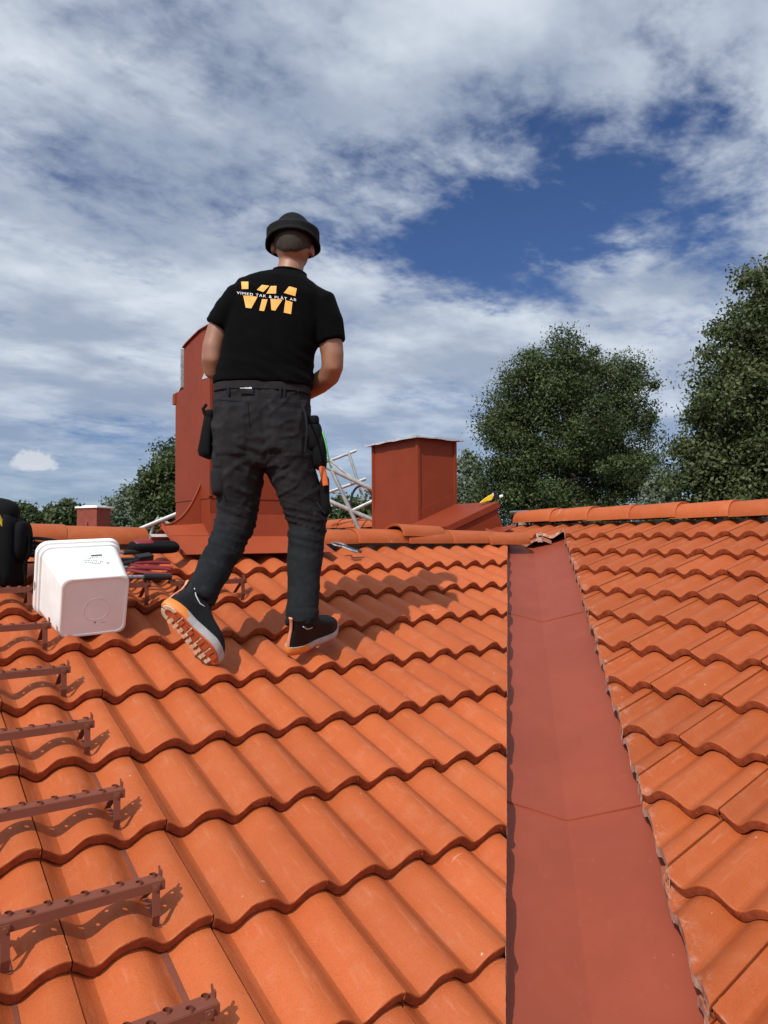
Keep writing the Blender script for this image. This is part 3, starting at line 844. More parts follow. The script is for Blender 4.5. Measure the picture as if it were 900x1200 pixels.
def soft_box(mb, c, h, n=3, p=4.0, M4=None, wob=0.0, seed=0, mi=0):
    """superellipsoid bag shape"""
    r = random.Random(seed); c = Vector(c); U_, V_ = 20, 12; vs = []; fs = []
    def sp(v, e): return math.copysign(abs(v) ** e, v)
    e = 2 / p
    for j in range(V_ + 1):
        ph = -math.pi / 2 + math.pi * j / V_
        for i in range(U_):
            th = 2 * math.pi * i / U_
            d = Vector((sp(math.cos(ph), e) * sp(math.cos(th), e) * h[0], sp(math.cos(ph), e) * sp(math.sin(th), e) * h[1], sp(math.sin(ph), e) * h[2]))
            q = c + d + (mnoise.noise_vector(d * 9 + Vector((seed, 0, 0))) * wob)
            vs.append(M4 @ q if M4 else q)
    for j in range(V_):
        for i in range(U_): fs.append((j * U_ + i, j * U_ + (i + 1) % U_, (j + 1) * U_ + (i + 1) % U_, (j + 1) * U_ + i))
    mb.add(vs, fs, mi)


def backpack():
    bp = empty('tool_backpack', at_depth(-8, 690, 3.06), rot=(0, 0, A1 - math.pi / 2)); bp.scale = (.86, .86, .98)     # local x to the viewer's right, y away
    b = MB(); soft_box(b, (-.045, .03, .155), (.165, .115, .165), p=5, wob=.008, seed=1); b.build('body', M['black'], bp, smooth=True, sharp=60)
    b = MB(); soft_box(b, (-.030, .03, .315), (.130, .085, .072), p=2.6, wob=.006, seed=2); b.build('top_cover', M['black'], bp, smooth=True, sharp=60)
    b = MB(); soft_box(b, (-.06, -.085, .13), (.115, .030, .105), p=5, wob=.004, seed=3); b.build('front_pocket', M['black'], bp, smooth=True, sharp=60)
    b = MB(); soft_box(b, (.125, .03, .20), (.030, .07, .085), p=3, wob=.005, seed=4); b.build('side_pocket', M['black'], bp, smooth=True, sharp=60)
    b = MB(); b.tube([(-.16, -.118, .225), (-.06, -.124, .235), (.04, -.118, .225)], .004, 6); b.tube([(-.155, -.075, .29), (-.06, -.09, .30), (.06, -.075, .285), (.085, 0, .28)], .004, 6); b.build('zip', M['rubber'], bp, smooth=True)
    # yellow flash on the cover, bent over its curve
    vs, fs = [], []
    for k in range(9):
        t = k / 8; x = -.010 + .085 * t; z0 = .352 - .10 * (t - .25) ** 2 * 1.6
        y = .03 - .100 * max(.05, 1 - abs((x + .030) / .140) ** 2.6 - abs((z0 - .315) / .085) ** 2.6) ** .385
        for dz in (0, -.020 - .004 * t): vs.append((x + .012, y - .016 - (.012 if dz else 0), z0 + dz))
    for k in range(8): a = 2 * k; fs.append((a, a + 1, a + 3, a + 2))
    o = mesh_obj('yellow_flash', vs, fs, M['yellow'], bp, True); sd = o.modifiers.new('thick', 'SOLIDIFY'); sd.thickness = .003; sd.offset = 0
    b = MB(); b.tube([(.10, .02, .30), (.155, .02, .24), (.170, .01, .16), (.150, .0, .10), (.165, -.02, .03)], .009, 6, flat=.35); b.tube([(.12, .05, .27), (.17, .06, .20), (.178, .05, .12)], .008, 6, flat=.4); b.build('strap', M['black'], bp, smooth=True)
    for k, zz in enumerate((.09, .165)):
        b = MB(); b.box((-.175, -.121 + .002 * k, zz), (.05, -.112, zz + .018), bev=.003); b.build('compression_strap', M['rubber'], bp)
        b = MB(); b.box((.005, -.127, zz - .004), (.040, -.113, zz + .022), bev=.003); b.build('buckle', M['steel'], bp)
    b = MB(); b.tube([(-.10, .03, .375), (-.085, .03, .408), (-.04, .03, .412), (-.02, .03, .376)], .008, 8); b.build('grab_handle', M['rubber'], bp, smooth=True)
    tag(bp, 'black tool backpack with a yellow flash at the left edge of the photo', 'backpack')


backpack()


def lay(px, py, yaw, off=0.0, dy=0.0):
    """frame on the wing slope under a picture point, yaw measured from world X in the slope"""
    p = on_left(px, py, off); return frame(p, Vector((1, 0, 0)), U1, N1) @ Matrix.Rotation(R(yaw), 4, 'Z')


def tin_snips(M4, grip, label, group, L=0.26, name='tin_snips'):
    t = empty(name); t.matrix_world = M4
    for s in (1, -1):
        b = MB(); b.tube([(.0, s * .004, .012), (-.05, s * .020, .012), (-.11, s * .032, .012), (-L * .62, s * .030, .012)], [.008, .010, .011, .009], 8, flat=.7); b.build('grip', grip, t, smooth=True)
        b = MB(); b.prism([(.0, -s * .002, .008 + .004 * s), (.012, s * .012, .008 + .004 * s), (L * .32, s * .004, .008 + .004 * s), (L * .32, -s * .001, .008 + .004 * s)], (0, 0, .005)); b.build('blade', M['steel'], t)
    b = MB(); b.tube([(.004, 0, .002), (.004, 0, .024)], .009, 10); b.build('pivot', M['steel'], t, smooth=True)
    return tag(t, label, 'tin snips', group)


def tools():
    g = 'hand tools heaped right of the bucket'
    tin_snips(lay(152, 664, 172, .045), M['redgrip'], 'tin snips with dark red grips lying beside the white bucket', g, .30)
    tin_snips(lay(148, 670, 166, .06), M['redgrip'], 'red-gripped tin snips lowest in the tool heap', g, .30)
    # hammer with black grip
    h = empty('hammer'); h.matrix_world = lay(182, 676, -4, .075)
    b = MB(); b.tube([(-.05, 0, .0), (.07, 0, .0)], [.016, .0145], 12); b.build('grip', M['rubber'], h, smooth=True)
    b = MB(); b.tube([(-.19, 0, 0), (-.05, 0, 0)], .009, 8); b.build('shaft', M['steel'], h, smooth=True)
    b = MB(); b.box((-.215, -.055, -.014), (-.187, .055, .014), bev=.004); b.build('head', M['steel'], h, smooth=True)
    tag(h, 'hammer with a thick black grip pointing towards the worker', 'hammer', g)
    # seaming pliers with broad dark jaws
    p = empty('seaming_pliers'); p.matrix_world = lay(168, 655, 20, .06)
    b = MB(); b.box((-.035, -.018, -.012), (.045, .022, .020), bev=.004); b.build('jaw', M['rubber'], p)
    for s in (1, -1): b = MB(); b.tube([(-.03, s * .008, 0), (-.10, s * .022, .004), (-.20, s * .034, .0)], [.009, .011, .010], 8); b.build('handle', M['rubber'], p, smooth=True)
    tag(p, 'seaming pliers with a broad blue-black jaw in the tool heap', 'pliers', g)
    # open tool roll
    b0 = empty('tool_roll'); b0.matrix_world = lay(176, 641, 3, .055)
    b = MB(); soft_box(b, (.02, 0, 0), (.125, .045, .026), p=4, wob=.006, seed=9); b.build('roll', M['black'], b0, smooth=True, sharp=60)
    b = MB(); soft_box(b, (-.03, .01, .022), (.05, .03, .012), p=3, wob=.006, seed=10); b.build('lining', M['redgrip'], b0, smooth=True, sharp=60)
    b = MB(); b.tube([(.15, 0, .0), (.10, 0, .012)], .008, 8); b.build('buckle', M['steel'], b0)
    tag(b0, 'black tool roll with red lining lying against the ridge', 'tool roll', g)
    # two long folding bars with black grips, lying along the ridge
    for k, (px, py, yaw, lab) in enumerate(((140, 648, 8, 'long dark-handled pry bar along the ridge, upper of two'), (140, 656, -5, 'long dark-handled pry bar along the ridge, lower of two'))):
        t = empty('pry_bar'); t.matrix_world = lay(px, py, yaw, .045)
        b = MB(); b.tube([(-.20, 0, 0), (.02, 0, 0)], .0075, 8); b.build('bar', M['steel'], t, smooth=True)
        b = MB(); b.tube([(.02, 0, 0), (.14, 0, 0)], [.012, .013], 10); b.build('grip', M['rubber'], t, smooth=True)
        b = MB(); b.prism([(-.20, -.012, -.004), (-.24, -.018, .010), (-.24, .018, .010), (-.20, .012, -.004)], (0, 0, .006)); b.build('claw', M['steel'], t)
        tag(t, lab, 'pry bar', g)
    # dark strap heap between backpack and bucket
    s = empty('coiled_strap'); s.matrix_world = lay(48, 660, 0, .03)
    b = MB(); r = random.Random(2); pts = []
    for k in range(40): a = k * .55; pts.append((.11 * math.cos(a) * (1 - k * .008) + r.uniform(-.01, .01), .07 * math.sin(a) + r.uniform(-.01, .01), .010 + .0022 * k + r.uniform(-.004, .004)))
    b.tube(pts, .012, 6, flat=.3); b.build('webbing', M['black'], s, smooth=True)
    b = MB(); b.box((.05, -.02, .04), (.10, .02, .055), bev=.004); b.build('buckle', M['galv'], s)
    tag(s, 'loose coil of black webbing between the backpack and the bucket', 'strap')
    # clamp by the worker's right leg
    c = empty('locking_clamp'); c.matrix_world = lay(397, 641, -38, .012)
    b = MB(); pts = [(.045 * math.cos(t), .028 * math.sin(t), .014) for t in [2 * math.pi * k / 20 for k in range(17)]]; b.tube(pts, .006, 8); b.build('jaw', M['steel'], c, smooth=True)
    b = MB(); b.tube([(.040, -.01, .016), (.08, -.022, .012), (.14, -.03, .01)], [.007, .009, .009], 8); b.build('grip', M['rubber'], c, smooth=True)
    b = MB(); b.tube([(.020, -.026, .016), (.07, -.045, .012), (.12, -.055, .01)], [.006, .008, .008], 8); b.build('lever', M['steel'], c, smooth=True)
    tag(c, "steel locking clamp on the tiles right of the worker's standing leg", 'clamp')
    # yellow-handled tool left on the hatch lid
    y = empty('yellow_hand_tool'); p = on_right(572, 587, .23)
    y.matrix_world = frame(p, U2, Vector((0, 1, 0)), N2) @ Matrix.Rotation(R(-50), 4, 'Z')
    b = MB(); b.prism([(-.075, 0, 0), (-.03, 0, .022), (.01, 0, .036), (.045, 0, .044), (.055, 0, .030), (.03, 0, .0)], (0, .035, 0)); b.build('handle', M['yellow'], y)
    b = MB(); b.box((.050, .004, .004), (.085, .030, .060), bev=.004); b.build('guard', M['rubber'], y)
    b = MB(); b.box((.050, .002, .034), (.060, .032, .056)); b.box((.100, .0, .002), (.13, .03, .018), bev=.003); b.build('tip', M['white'], y)
    tag(y, 'small yellow hand tool with black end lying on the roof hatch', 'hand tool')
    t = empty('metal_pipe'); t.location = (RIDGE_X + .12, 4.62, zr(RIDGE_X) + .045)
    b = MB(); b.tube([(0, .09, 0), (0, -.12, .0)], .018, 14); b.build('pipe', M['steel'], t, smooth=True)
    b = MB(); b.box((-.02, -.06, -.16), (.02, -.02, -.02)); b.build('bracket', M['board'], t)
    tag(t, 'short grey metal pipe end sticking out past the roof hatch', 'pipe')


tools()


def gantry():
    """aluminium lattice trestle standing on the rear slope, seen on both sides of the tall chimney"""
    g = empty('lattice_trestle', at_depth(300, 640, 7.4))
    inv = Matrix.Translation(-g.location)
    def bar(name, pts, rad, m='alu'):
        b = MB(); b.tube([inv @ at_depth(*p) for p in pts], rad, 10); b.build(name, M[m], g, smooth=True)
    bar('chord', [(96, 647, 7.2), (156, 623, 7.25), (205, 603, 7.3), (377, 533, 7.4)], .020)
    bar('chord', [(340, 521, 7.4), (380, 546, 7.4), (438, 574, 7.4), (452, 581, 7.4)], .023)
    bar('chord', [(330, 555, 7.4), (388, 588, 7.4), (434, 608, 7.4), (452, 616, 7.4)], .021)
    bar('chord', [(330, 500, 7.75), (389, 541, 7.7), (410, 558, 7.65), (448, 588, 7.6)], .013)
    bar('rung', [(377, 543, 7.75), (389, 539, 7.75), (417.5, 528, 7.75)], .015)
    bar('rung', [(376, 580, 7.75), (388, 576, 7.75), (429, 561, 7.75)], .017)
    bar('rung', [(408.5, 530, 7.75), (418, 560, 7.75), (426, 586, 7.75)], .016)
    bar('brace', [(387, 546, 7.4), (391, 556, 7.4), (410, 597, 7.4), (424, 628, 7.4)], .021)
    bar('brace', [(414, 598, 7.4), (444, 584, 7.4)], .019)
    bar('strut', [(186, 606, 7.3), (180, 614, 7.3), (176, 628, 7.3), (172, 645, 7.3)], .014)
    bar('strut', [(188, 607, 7.3), (204, 618, 7.3), (222, 632, 7.3)], .015)
    ring = [(424 - 13 * math.cos(t), 590 - 21 * math.sin(t), 7.5) for t in [math.pi * (-.3 + 1.15 * k / 14) for k in range(15)]]
    bar('cable_loop', ring, .012, 'cable')
    # feet down to the roof
    for px, py, d in ((96, 647, 7.2), (172, 645, 7.3), (424, 628, 7.4), (452, 616, 7.4)):
        p = at_depth(px, py, d); q = Vector((p.x, p.y, max(zl(RIDGE_Y) - TP * (p.y - RIDGE_Y), zr(p.x)) - .05))
        b = MB(); b.tube([inv @ p, inv @ q], .019, 10); b.build('foot', M['alu'], g, smooth=True)
    tag(g, 'aluminium tube lattice trestle standing behind the tall chimney', 'trestle')


gantry()


# ------------------------------------------------------------------ surroundings
def ground():
    n = 40; s = 700; vs = []; fs = []
    for j in range(n + 1):
        for i in range(n + 1): vs.append((-s + 2 * s * i / n, -s + 2 * s * j / n, 0))
    for j in range(n):
        for i in range(n): a = j * (n + 1) + i; fs.append((a, a + 1, a + n + 2, a + n + 1))
    o = mesh_obj('ground', vs, fs, M['grass']); o['kind'] = 'structure'


ground()


def neighbour():
    """next house: only its red chimney rises over the ridge in the picture"""
    c = at_depth(110, 600, 15.0); h = empty('house', (c.x, c.y, 0), rot=(0, 0, A1 - math.pi / 2 + R(-20)))
    b = MB(); b.box((-5, -3.5, 0), (5, 3.5, 3.2)); b.build('wall', M['wall'], h)
    b = MB(); b.prism([(-5.4, -4, 3.1), (-5.4, 0, 5.2), (-5.4, 4, 3.1), (-5.4, 4, 2.95), (-5.4, 0, 5.05), (-5.4, -4, 2.95)], (10.8, 0, 0)); rf = b.build('roof', M['tile'], h)
    ch = empty('chimney', (0, 0, 0), h); ch['label'] = 'dark red chimney with a white cap'
    b = MB(); b.box((-.25, -.20, 4.5), (.25, .20, 6.16)); b.build('stack', M['brick'], ch)
    b = MB(); b.box((-.256, -.206, 6.13), (.256, .206, 6.16)); b.build('seam_band', M['brick'], ch)
    b = MB(); b.tube([(.02, -.215, 5.3), (.02, -.215, 5.86), (.02, -.19, 5.90)], .018, 8); b.build('vent_pipe', M['brick'], ch, smooth=True)
    b = MB(); b.box((-.28, -.23, 6.16), (.28, .23, 6.195), bev=.008); b.box((-.18, -.14, 6.195), (.18, .14, 6.215)); b.build('cap', M['white'], ch)
    for x in (-2.5, 0, 2.5):
        f = MB(); f.box((x - .6, -3.53, 1.1), (x + .6, -3.49, 2.4)); w = f.build('window', M['white'], h); p = MB(); p.box((x - .5, -3.545, 1.2), (x + .5, -3.531, 2.3)); p.build('pane', M['rubber'], w)
    tag(h, 'neighbouring house whose dark red white-capped chimney shows above the ridge', 'house')


neighbour()


def leaf_material(name, col, col2):
    m, g, b = principled(name)
    at = g.new('ShaderNodeAttribute', attribute_name='leaf'); f = at.outputs['Fac']
    c = g.mix(f, col, col2)
    g.put(b.inputs['Base Color'], c); b.inputs['Roughness'].default_value = 0.55; b.inputs['Specular IOR Level'].default_value = 0.35
    tr = g.new('ShaderNodeBsdfTranslucent'); g.put(tr.inputs[0], g.mix(0.4, c, (0.10, 0.14, 0.02)))
    mx = g.new('ShaderNodeMixShader'); mx.inputs[0].default_value = 0.22
    g.l.new(b.outputs[0], mx.inputs[1]); g.l.new(tr.outputs[0], mx.inputs[2]); g.l.new(mx.outputs[0], g.n['Material Output'].inputs[0]); return m


BARK = mat('tree_bark', (0.085, 0.065, 0.05), 0.9, var=0.35, vscale=5, bump=0.02, bscale=14)
LEAF = {'dark': leaf_material('leaf_dark', (0.020, 0.034, 0.009), (0.072, 0.096, 0.026)),
        'mid': leaf_material('leaf_mid', (0.030, 0.045, 0.013), (0.092, 0.112, 0.038)),
        'grey': leaf_material('leaf_grey', (0.07, 0.095, 0.055), (0.17, 0.20, 0.14))}


def tree(name, base, lobes, leaf, n_clump, per, size, kind, seed, trunk_r=0.3, label='', group=None, fill=0.55, spread=0.55):
    """lobes: (dx, dy, z, rx, ry, rz) ellipsoids of the crown; leaves grow in clumps on twigs through the volume"""
    rg = np.random.default_rng(seed); r = random.Random(seed); base = Vector(base)
    t = empty(name, base)
    tb = MB(); top = max(l[2] for l in lobes)
    pts = [(0, 0, -0.3)]; rad = [trunk_r * 1.3]
    for k in range(1, 9): pts.append((r.uniform(-.15, .15) * k / 4, r.uniform(-.15, .15) * k / 4, top * k / 8)); rad.append(trunk_r * (1 - .095 * k))
    tb.tube(pts, rad, 9)
    clumps = []
    vol = np.array([l[3] * l[4] * l[5] for l in lobes]); cnt = np.maximum(3, (n_clump * vol ** .75 / (vol ** .75).sum()).astype(int))
    for l, c in zip(lobes, cnt):
        d = rg.normal(size=(c, 3)); d /= np.linalg.norm(d, axis=1)[:, None]
        rr = rg.uniform(0, 1, c) ** (1 / 3 * (1 - fill) + .12); q = d * rr[:, None] * np.array(l[3:6]) * rg.uniform(.86, 1.13, (c, 1)) + np.array(l[:3])
        clumps.append(q)
        # limb into the lobe, then twigs
        a = Vector((0, 0, max(top * .22, l[2] - l[5] * 1.5))); e = Vector(l[:3]); mid_ = a.lerp(e, .5) + Vector((r.uniform(-.4, .4), r.uniform(-.4, .4), -.25))
        tb.tube([a, mid_, e], [trunk_r * .5, trunk_r * .33, trunk_r * .14], 7)
        for k in rg.choice(c, min(c, 14), replace=False):
            tip = Vector(q[k]); tb.tube([e.lerp(mid_, r.uniform(0, .5)), e.lerp(tip, .5) + Vector((r.uniform(-.2, .2), r.uniform(-.2, .2), r.uniform(-.1, .2))), tip], [trunk_r * .13, trunk_r * .08, .012], 5)
    tb.build('trunk', BARK, t, smooth=True)
    C_ = np.concatenate(clumps); n = len(C_) * per
    cen = np.repeat(C_, per, 0) + np.clip(rg.normal(size=(n, 3)), -1.7, 1.7) * np.array([spread, spread, spread * .72]) * rg.uniform(.5, 1.25, (len(C_), 1)).repeat(per, 0)
    # leaf quads with a fold: long axis mostly outward and drooping
    out = cen - np.repeat(C_, per, 0); out /= np.linalg.norm(out, axis=1)[:, None] + 1e-6
    ax = rg.normal(size=(n, 3)); ax[:, 2] -= .35; ax /= np.linalg.norm(ax, axis=1)[:, None]
    nr = rg.normal(size=(n, 3)) * .45 + out * .9; nr[:, 2] += .55; nr -= ax * (nr * ax).sum(1)[:, None]; nr /= np.linalg.norm(nr, axis=1)[:, None]
    sd = np.cross(ax, nr); s = (size * rg.uniform(.6, 1.25, n))[:, None]
    v0 = cen - ax * s * .5; v1 = cen + sd * s * .27 + nr * s * .05; v2 = cen + ax * s * .5; v3 = cen - sd * s * .27 + nr * s * .05
    V = np.stack([v0, v1, v2, v3], 1).reshape(-1, 3)
    me = bpy.data.meshes.new('crown'); me.vertices.add(4 * n); me.vertices.foreach_set('co', V.ravel())
    me.loops.add(4 * n); me.loops.foreach_set('vertex_index', np.arange(4 * n)); me.polygons.add(n); me.polygons.foreach_set('loop_start', np.arange(n) * 4)
    me.update(calc_edges=True)
    at = me.attributes.new('leaf', 'FLOAT', 'FACE'); cl = rg.uniform(0, 1, len(C_)).repeat(per)
    at.data.foreach_set('value', np.clip(.72 * cl + .28 * rg.uniform(0, 1, n), 0, 1))
    me.materials.append(LEAF[kind]); o = bpy.data.objects.new('crown', me); link(o, t)
    return tag(t, label, 'tree', group)


def spot(px, d): p = at_depth(px, 640, d); return (p.x, p.y, 0)


def local(px, py, d, base, dd=0.0):
    p = at_depth(px, py, d + dd); return p.x - base[0], p.y - base[1], p.z


def trees():
    g = 'trees beyond the roof'
    def make(name, d, cpx, lobes, *a, **k):
        b = spot(cpx, d); L = []
        for (px, py, rx, rz, dd) in lobes:
            x, y, z = local(px, py, d, b, dd); s = d / FPX; L.append((x, y, z, rx * s, rx * s, rz * s))
        return tree(name, b, L, None, *a, group=g, **k)
    # broad maple in the middle
    make('broadleaf_tree', 30, 665, [(655, 425, 48, 38, 0), (625, 450, 38, 40, -.6), (700, 440, 44, 42, .5), (735, 430, 16, 30, .3), (592, 482, 30, 42, 0), (738, 478, 30, 44, 0), (660, 500, 84, 55, 0), (610, 520, 48, 46, -.5), (720, 515, 50, 52, .4), (660, 560, 98, 52, -.4), (590, 565, 34, 40, 0), (750, 560, 28, 45, 0), (650, 620, 90, 50, 0)],
         640, 250, .122, 'dark', 5, trunk_r=.36, label='broad dark green tree with twin rounded top right of the square chimney', spread=.36)
    # tall ash at the right edge
    make('broadleaf_tree', 21, 905, [(890, 345, 34, 48, 0), (870, 395, 52, 34, 0), (925, 400, 70, 70, .5), (850, 440, 40, 34, 0), (880, 470, 66, 50, -.4), (930, 490, 90, 70, 0), (840, 500, 38, 34, .3), (860, 540, 66, 46, 0), (820, 555, 42, 38, .2), (930, 570, 90, 60, 0), (860, 610, 90, 50, 0)],
         580, 190, .132, 'mid', 8, trunk_r=.34, label='tall loose-leaved tree cut by the right edge of the photo', spread=.30)
    # left tree behind the tall chimney
    make('broadleaf_tree', 44, 205, [(200, 545, 26, 28, 0), (190, 575, 28, 30, 0), (215, 580, 40, 45, 0), (180, 605, 30, 24, 0), (230, 545, 26, 32, 0), (210, 630, 45, 30, 0)],
         260, 100, .26, 'dark', 12, trunk_r=.3, label='dark tree half hidden behind the tall chimney', spread=.42)
    make('willow_tree', 36, 548, [(549, 560, 13, 32, 0), (556, 585, 18, 28, 0), (540, 590, 14, 24, 0), (548, 620, 18, 24, 0)],
         150, 70, .22, 'grey', 15, trunk_r=.16, label='slender grey-green willow just right of the square chimney', spread=.34)
    make('willow_tree', 26, 778, [(776, 575, 14, 22, 0), (766, 600, 16, 22, 0), (785, 605, 16, 22, 0), (775, 630, 18, 22, 0)],
         130, 70, .17, 'grey', 17, trunk_r=.12, label='low grey-green willow between the two big trees', spread=.25)
    make('willow_tree', 52, 148, [(152, 590, 10, 18, 0), (140, 602, 12, 14, 0), (160, 606, 10, 16, 0), (134, 612, 12, 12, 0), (150, 625, 18, 12, 0)],
         150, 60, .30, 'grey', 19, trunk_r=.16, label='pale feathery willow left of the tall chimney', spread=.45)
    for k, (px, d, lob, lab) in enumerate(((76, 70, [(76, 600, 14, 13, 0), (74, 612, 18, 12, 0), (78, 625, 16, 12, 0)], 'round dark tree left of the small red chimney'), (30, 70, [(29, 602, 10, 9, 0), (33, 612, 14, 10, 0), (28, 625, 14, 12, 0)], 'small dark tree just right of the black backpack'),
                                       (54, 90, [(52, 610, 16, 9, 0), (60, 606, 10, 8, 0), (54, 624, 18, 12, 0)], 'low pale tree between two dark trees at far left'), (420, 60, [(400, 598, 22, 14, 0), (432, 600, 22, 16, 0), (418, 618, 36, 20, 0)], 'low tree seen through the aluminium trestle'))):
        make('broadleaf_tree', d, px, lob, 90, 90, .40, 'mid' if k in (2,) else 'dark', 40 + k, trunk_r=.2, label=lab, spread=.55)
    # far wood closing the horizon
    rg = np.random.default_rng(9); n = 26000
    th = rg.uniform(0, 2 * math.pi, n); rad = 170 + rg.uniform(0, 60, n); hh = np.array([5 + 3.5 * mnoise.noise(Vector((math.cos(a) * 9, math.sin(a) * 9, 0))) + 1.5 * mnoise.noise(Vector((math.cos(a) * 40, math.sin(a) * 40, 3))) for a in th])
    cen = np.stack([rad * np.cos(th), rad * np.sin(th), hh * rg.uniform(0, 1, n) ** .7], 1)
    a = rg.normal(size=(n, 3)); a /= np.linalg.norm(a, axis=1)[:, None]; b_ = rg.normal(size=(n, 3)); b_ -= a * (a * b_).sum(1)[:, None]; b_ /= np.linalg.norm(b_, axis=1)[:, None]
    V = np.stack([cen - a * .9, cen + b_ * .6, cen + a * .9, cen - b_ * .6], 1).reshape(-1, 3)
    o = mesh_obj('distant_wood', V.tolist(), np.arange(4 * n).reshape(-1, 4).tolist(), LEAF['dark']); o['kind'] = 'stuff'; o['label'] = 'distant wood along the horizon'; o['category'] = 'wood'


trees()


# ------------------------------------------------------------------ the roofer
def person():
    F0 = Vector((1.428, 2.615, zl(2.615)))
    D0 = F0.dot(FWD)
    root = empty('person', F0, rot=(0, 0, A1 - math.pi / 2))
    tag(root, 'roofer seen from behind in black T-shirt, dark work trousers and cap, stepping up the tiles', 'person')

    def pp(px, py, dy):
        d = at_depth(px, py, D0 + dy) - F0
        return Vector((d.dot(RGT), d.dot(FWD), d.z))

    def sp(v, e): return math.copysign(abs(v) ** e, v)

    def torso(mb, rings, seg=36, e=0.8):
        R_ = []
        for q in rings:
            px, py, dy, a, b = q[:5]; tilt = q[5] if len(q) > 5 else 0
            c = pp(px, py, dy)
            R_.append([c + Vector((a * sp(math.cos(t), e), b * sp(math.sin(t), e), tilt * a * sp(math.cos(t), e))) for t in [2 * math.pi * k / seg for k in range(seg)]])
        mb.loft(R_)

    def limb(mb, pts, seg=18):
        P = [pp(*p[:3]) for p in pts]; n = len(P); R_ = []
        for i, p in enumerate(pts):
            t = (P[min(i + 1, n - 1)] - P[max(i - 1, 0)]).normalized(); a = Vector((1, 0, 0)); a = (a - t * a.dot(t)).normalized(); b = t.cross(a)
            ra = p[3]; rb = p[4] if len(p) > 4 else p[3]
            R_.append([P[i] + a * ra * math.cos(q) + b * rb * math.sin(q) for q in [2 * math.pi * k / seg for k in range(seg)]])
        mb.loft(R_)

    def ball(mb, c, h, rot=None, U_=20, V_=14):
        vs, fs = [], []
        for j in range(V_ + 1):
            ph = -math.pi / 2 + math.pi * j / V_
            for i in range(U_):
                th = 2 * math.pi * i / U_; d = Vector((math.cos(ph) * math.cos(th) * h[0], math.cos(ph) * math.sin(th) * h[1], math.sin(ph) * h[2]))
                vs.append(c + (rot @ d if rot else d))
        for j in range(V_):
            for i in range(U_): fs.append((j * U_ + i, j * U_ + (i + 1) % U_, (j + 1) * U_ + (i + 1) % U_, (j + 1) * U_ + i))
        mb.add(vs, fs)

    def fuse(name, mb, material, voxel, smooth, disp=None):
        """one continuous skin over overlapping volumes, then folds"""
        o = mb.build('tmp', material)
        r = o.modifiers.new('r', 'REMESH'); r.mode = 'VOXEL'; r.voxel_size = voxel
        s = o.modifiers.new('s', 'SMOOTH'); s.factor = 0.5; s.iterations = smooth
        bpy.context.view_layer.update(); dg = bpy.context.evaluated_depsgraph_get()
        me = bpy.data.meshes.new_from_object(o.evaluated_get(dg)); bpy.data.objects.remove(o)
        if disp:
            nv = len(me.vertices); co = np.empty(nv * 3); me.vertices.foreach_get('co', co); no = np.empty(nv * 3); me.vertex_normals.foreach_get('vector', no)
            co = co.reshape(-1, 3); no = no.reshape(-1, 3); d = np.array([disp(Vector(c), Vector(n_)) for c, n_ in zip(co, no)])
            co += no * d[:, None]; me.vertices.foreach_set('co', co.ravel()); me.update()
        me.polygons.foreach_set('use_smooth', [True] * len(me.polygons)); me.materials.clear(); me.materials.append(material); me.name = name
        ob = bpy.data.objects.new(name, me); link(ob, root); return ob

    # materials
    def cloth(name, col, col2, weave=900, rough=0.92, bump=0.0008, sheen=0.25):
        m, g, b = principled(name); tc = g.new('ShaderNodeTexCoord').outputs['Object']
        w = g.noise(tc, weave, 2, 0.5); n = g.noise(tc, 9, 5, 0.6)
        c = g.mix(g.ramp(n, .3, .7), col, col2); c = g.mix(g.math('MULTIPLY', w, .35), c, tuple(x * 1.9 for x in col2)); c = g.mix(g.math('MULTIPLY', g.ramp(g.noise(tc, 22, 6, .65), .52, .78), .55), c, tuple(x * 2.1 for x in col2))
        g.put(b.inputs['Base Color'], c); b.inputs['Roughness'].default_value = rough; b.inputs['Specular IOR Level'].default_value = .06
        b.inputs['Sheen Weight'].default_value = sheen * .05; b.inputs['Sheen Roughness'].default_value = .5
        bp = g.new('ShaderNodeBump'); bp.inputs['Distance'].default_value = bump; bp.inputs['Strength'].default_value = .7
        g.put(bp.inputs['Height'], g.math('ADD', w, g.math('MULTIPLY', g.noise(tc, 60, 4, .6), 2.5))); g.l.new(bp.outputs[0], b.inputs['Normal']); return m
    m_shirt = cloth('black_cotton', (0.0012, 0.0012, 0.0014), (0.0020, 0.0020, 0.0022))
    m_trou = cloth('charcoal_canvas', (0.0085, 0.0081, 0.0086), (0.0205, 0.0198, 0.0210))
    m_lower = cloth('charcoal_stretch', (0.0080, 0.0090, 0.0100), (0.0150, 0.0165, 0.0180))
    m_cap = cloth('black_cap', (0.0075, 0.0075, 0.0082), (0.013, 0.013, 0.0138), 500)
    m_skin, g, b = principled('skin'); tc = g.new('ShaderNodeTexCoord').outputs['Object']
    g.put(b.inputs['Base Color'], g.mix(g.ramp(g.noise(tc, 18, 5, .6), .3, .7), (0.235, 0.105, 0.060), (0.30, 0.140, 0.082))); b.inputs['Roughness'].default_value = .5
    b.inputs['Subsurface Weight'].default_value = .08; b.inputs['Subsurface Radius'].default_value = (.012, .004, .002)
    m_hair = mat('short_hair', (0.030, 0.019, 0.0105), .75, var=.4, vscale=60, bump=.003, bscale=380)
    m_or = mat('orange_sole', (0.62, 0.20, 0.035), .5, var=.12); m_red = mat('rust_outsole', (0.42, 0.085, 0.025), .6, var=.2, vscale=30); m_cream = mat('cream_outsole', (0.62, 0.50, 0.34), .6, var=.2, vscale=40)
    m_mid = mat('grey_midsole', (0.34, 0.33, 0.32), .55, var=.15, vscale=30); m_shoe = mat('black_shoe', (0.0055, 0.0055, 0.006), .6, spec=.25, var=.4, vscale=60, bump=.0012, bscale=180)
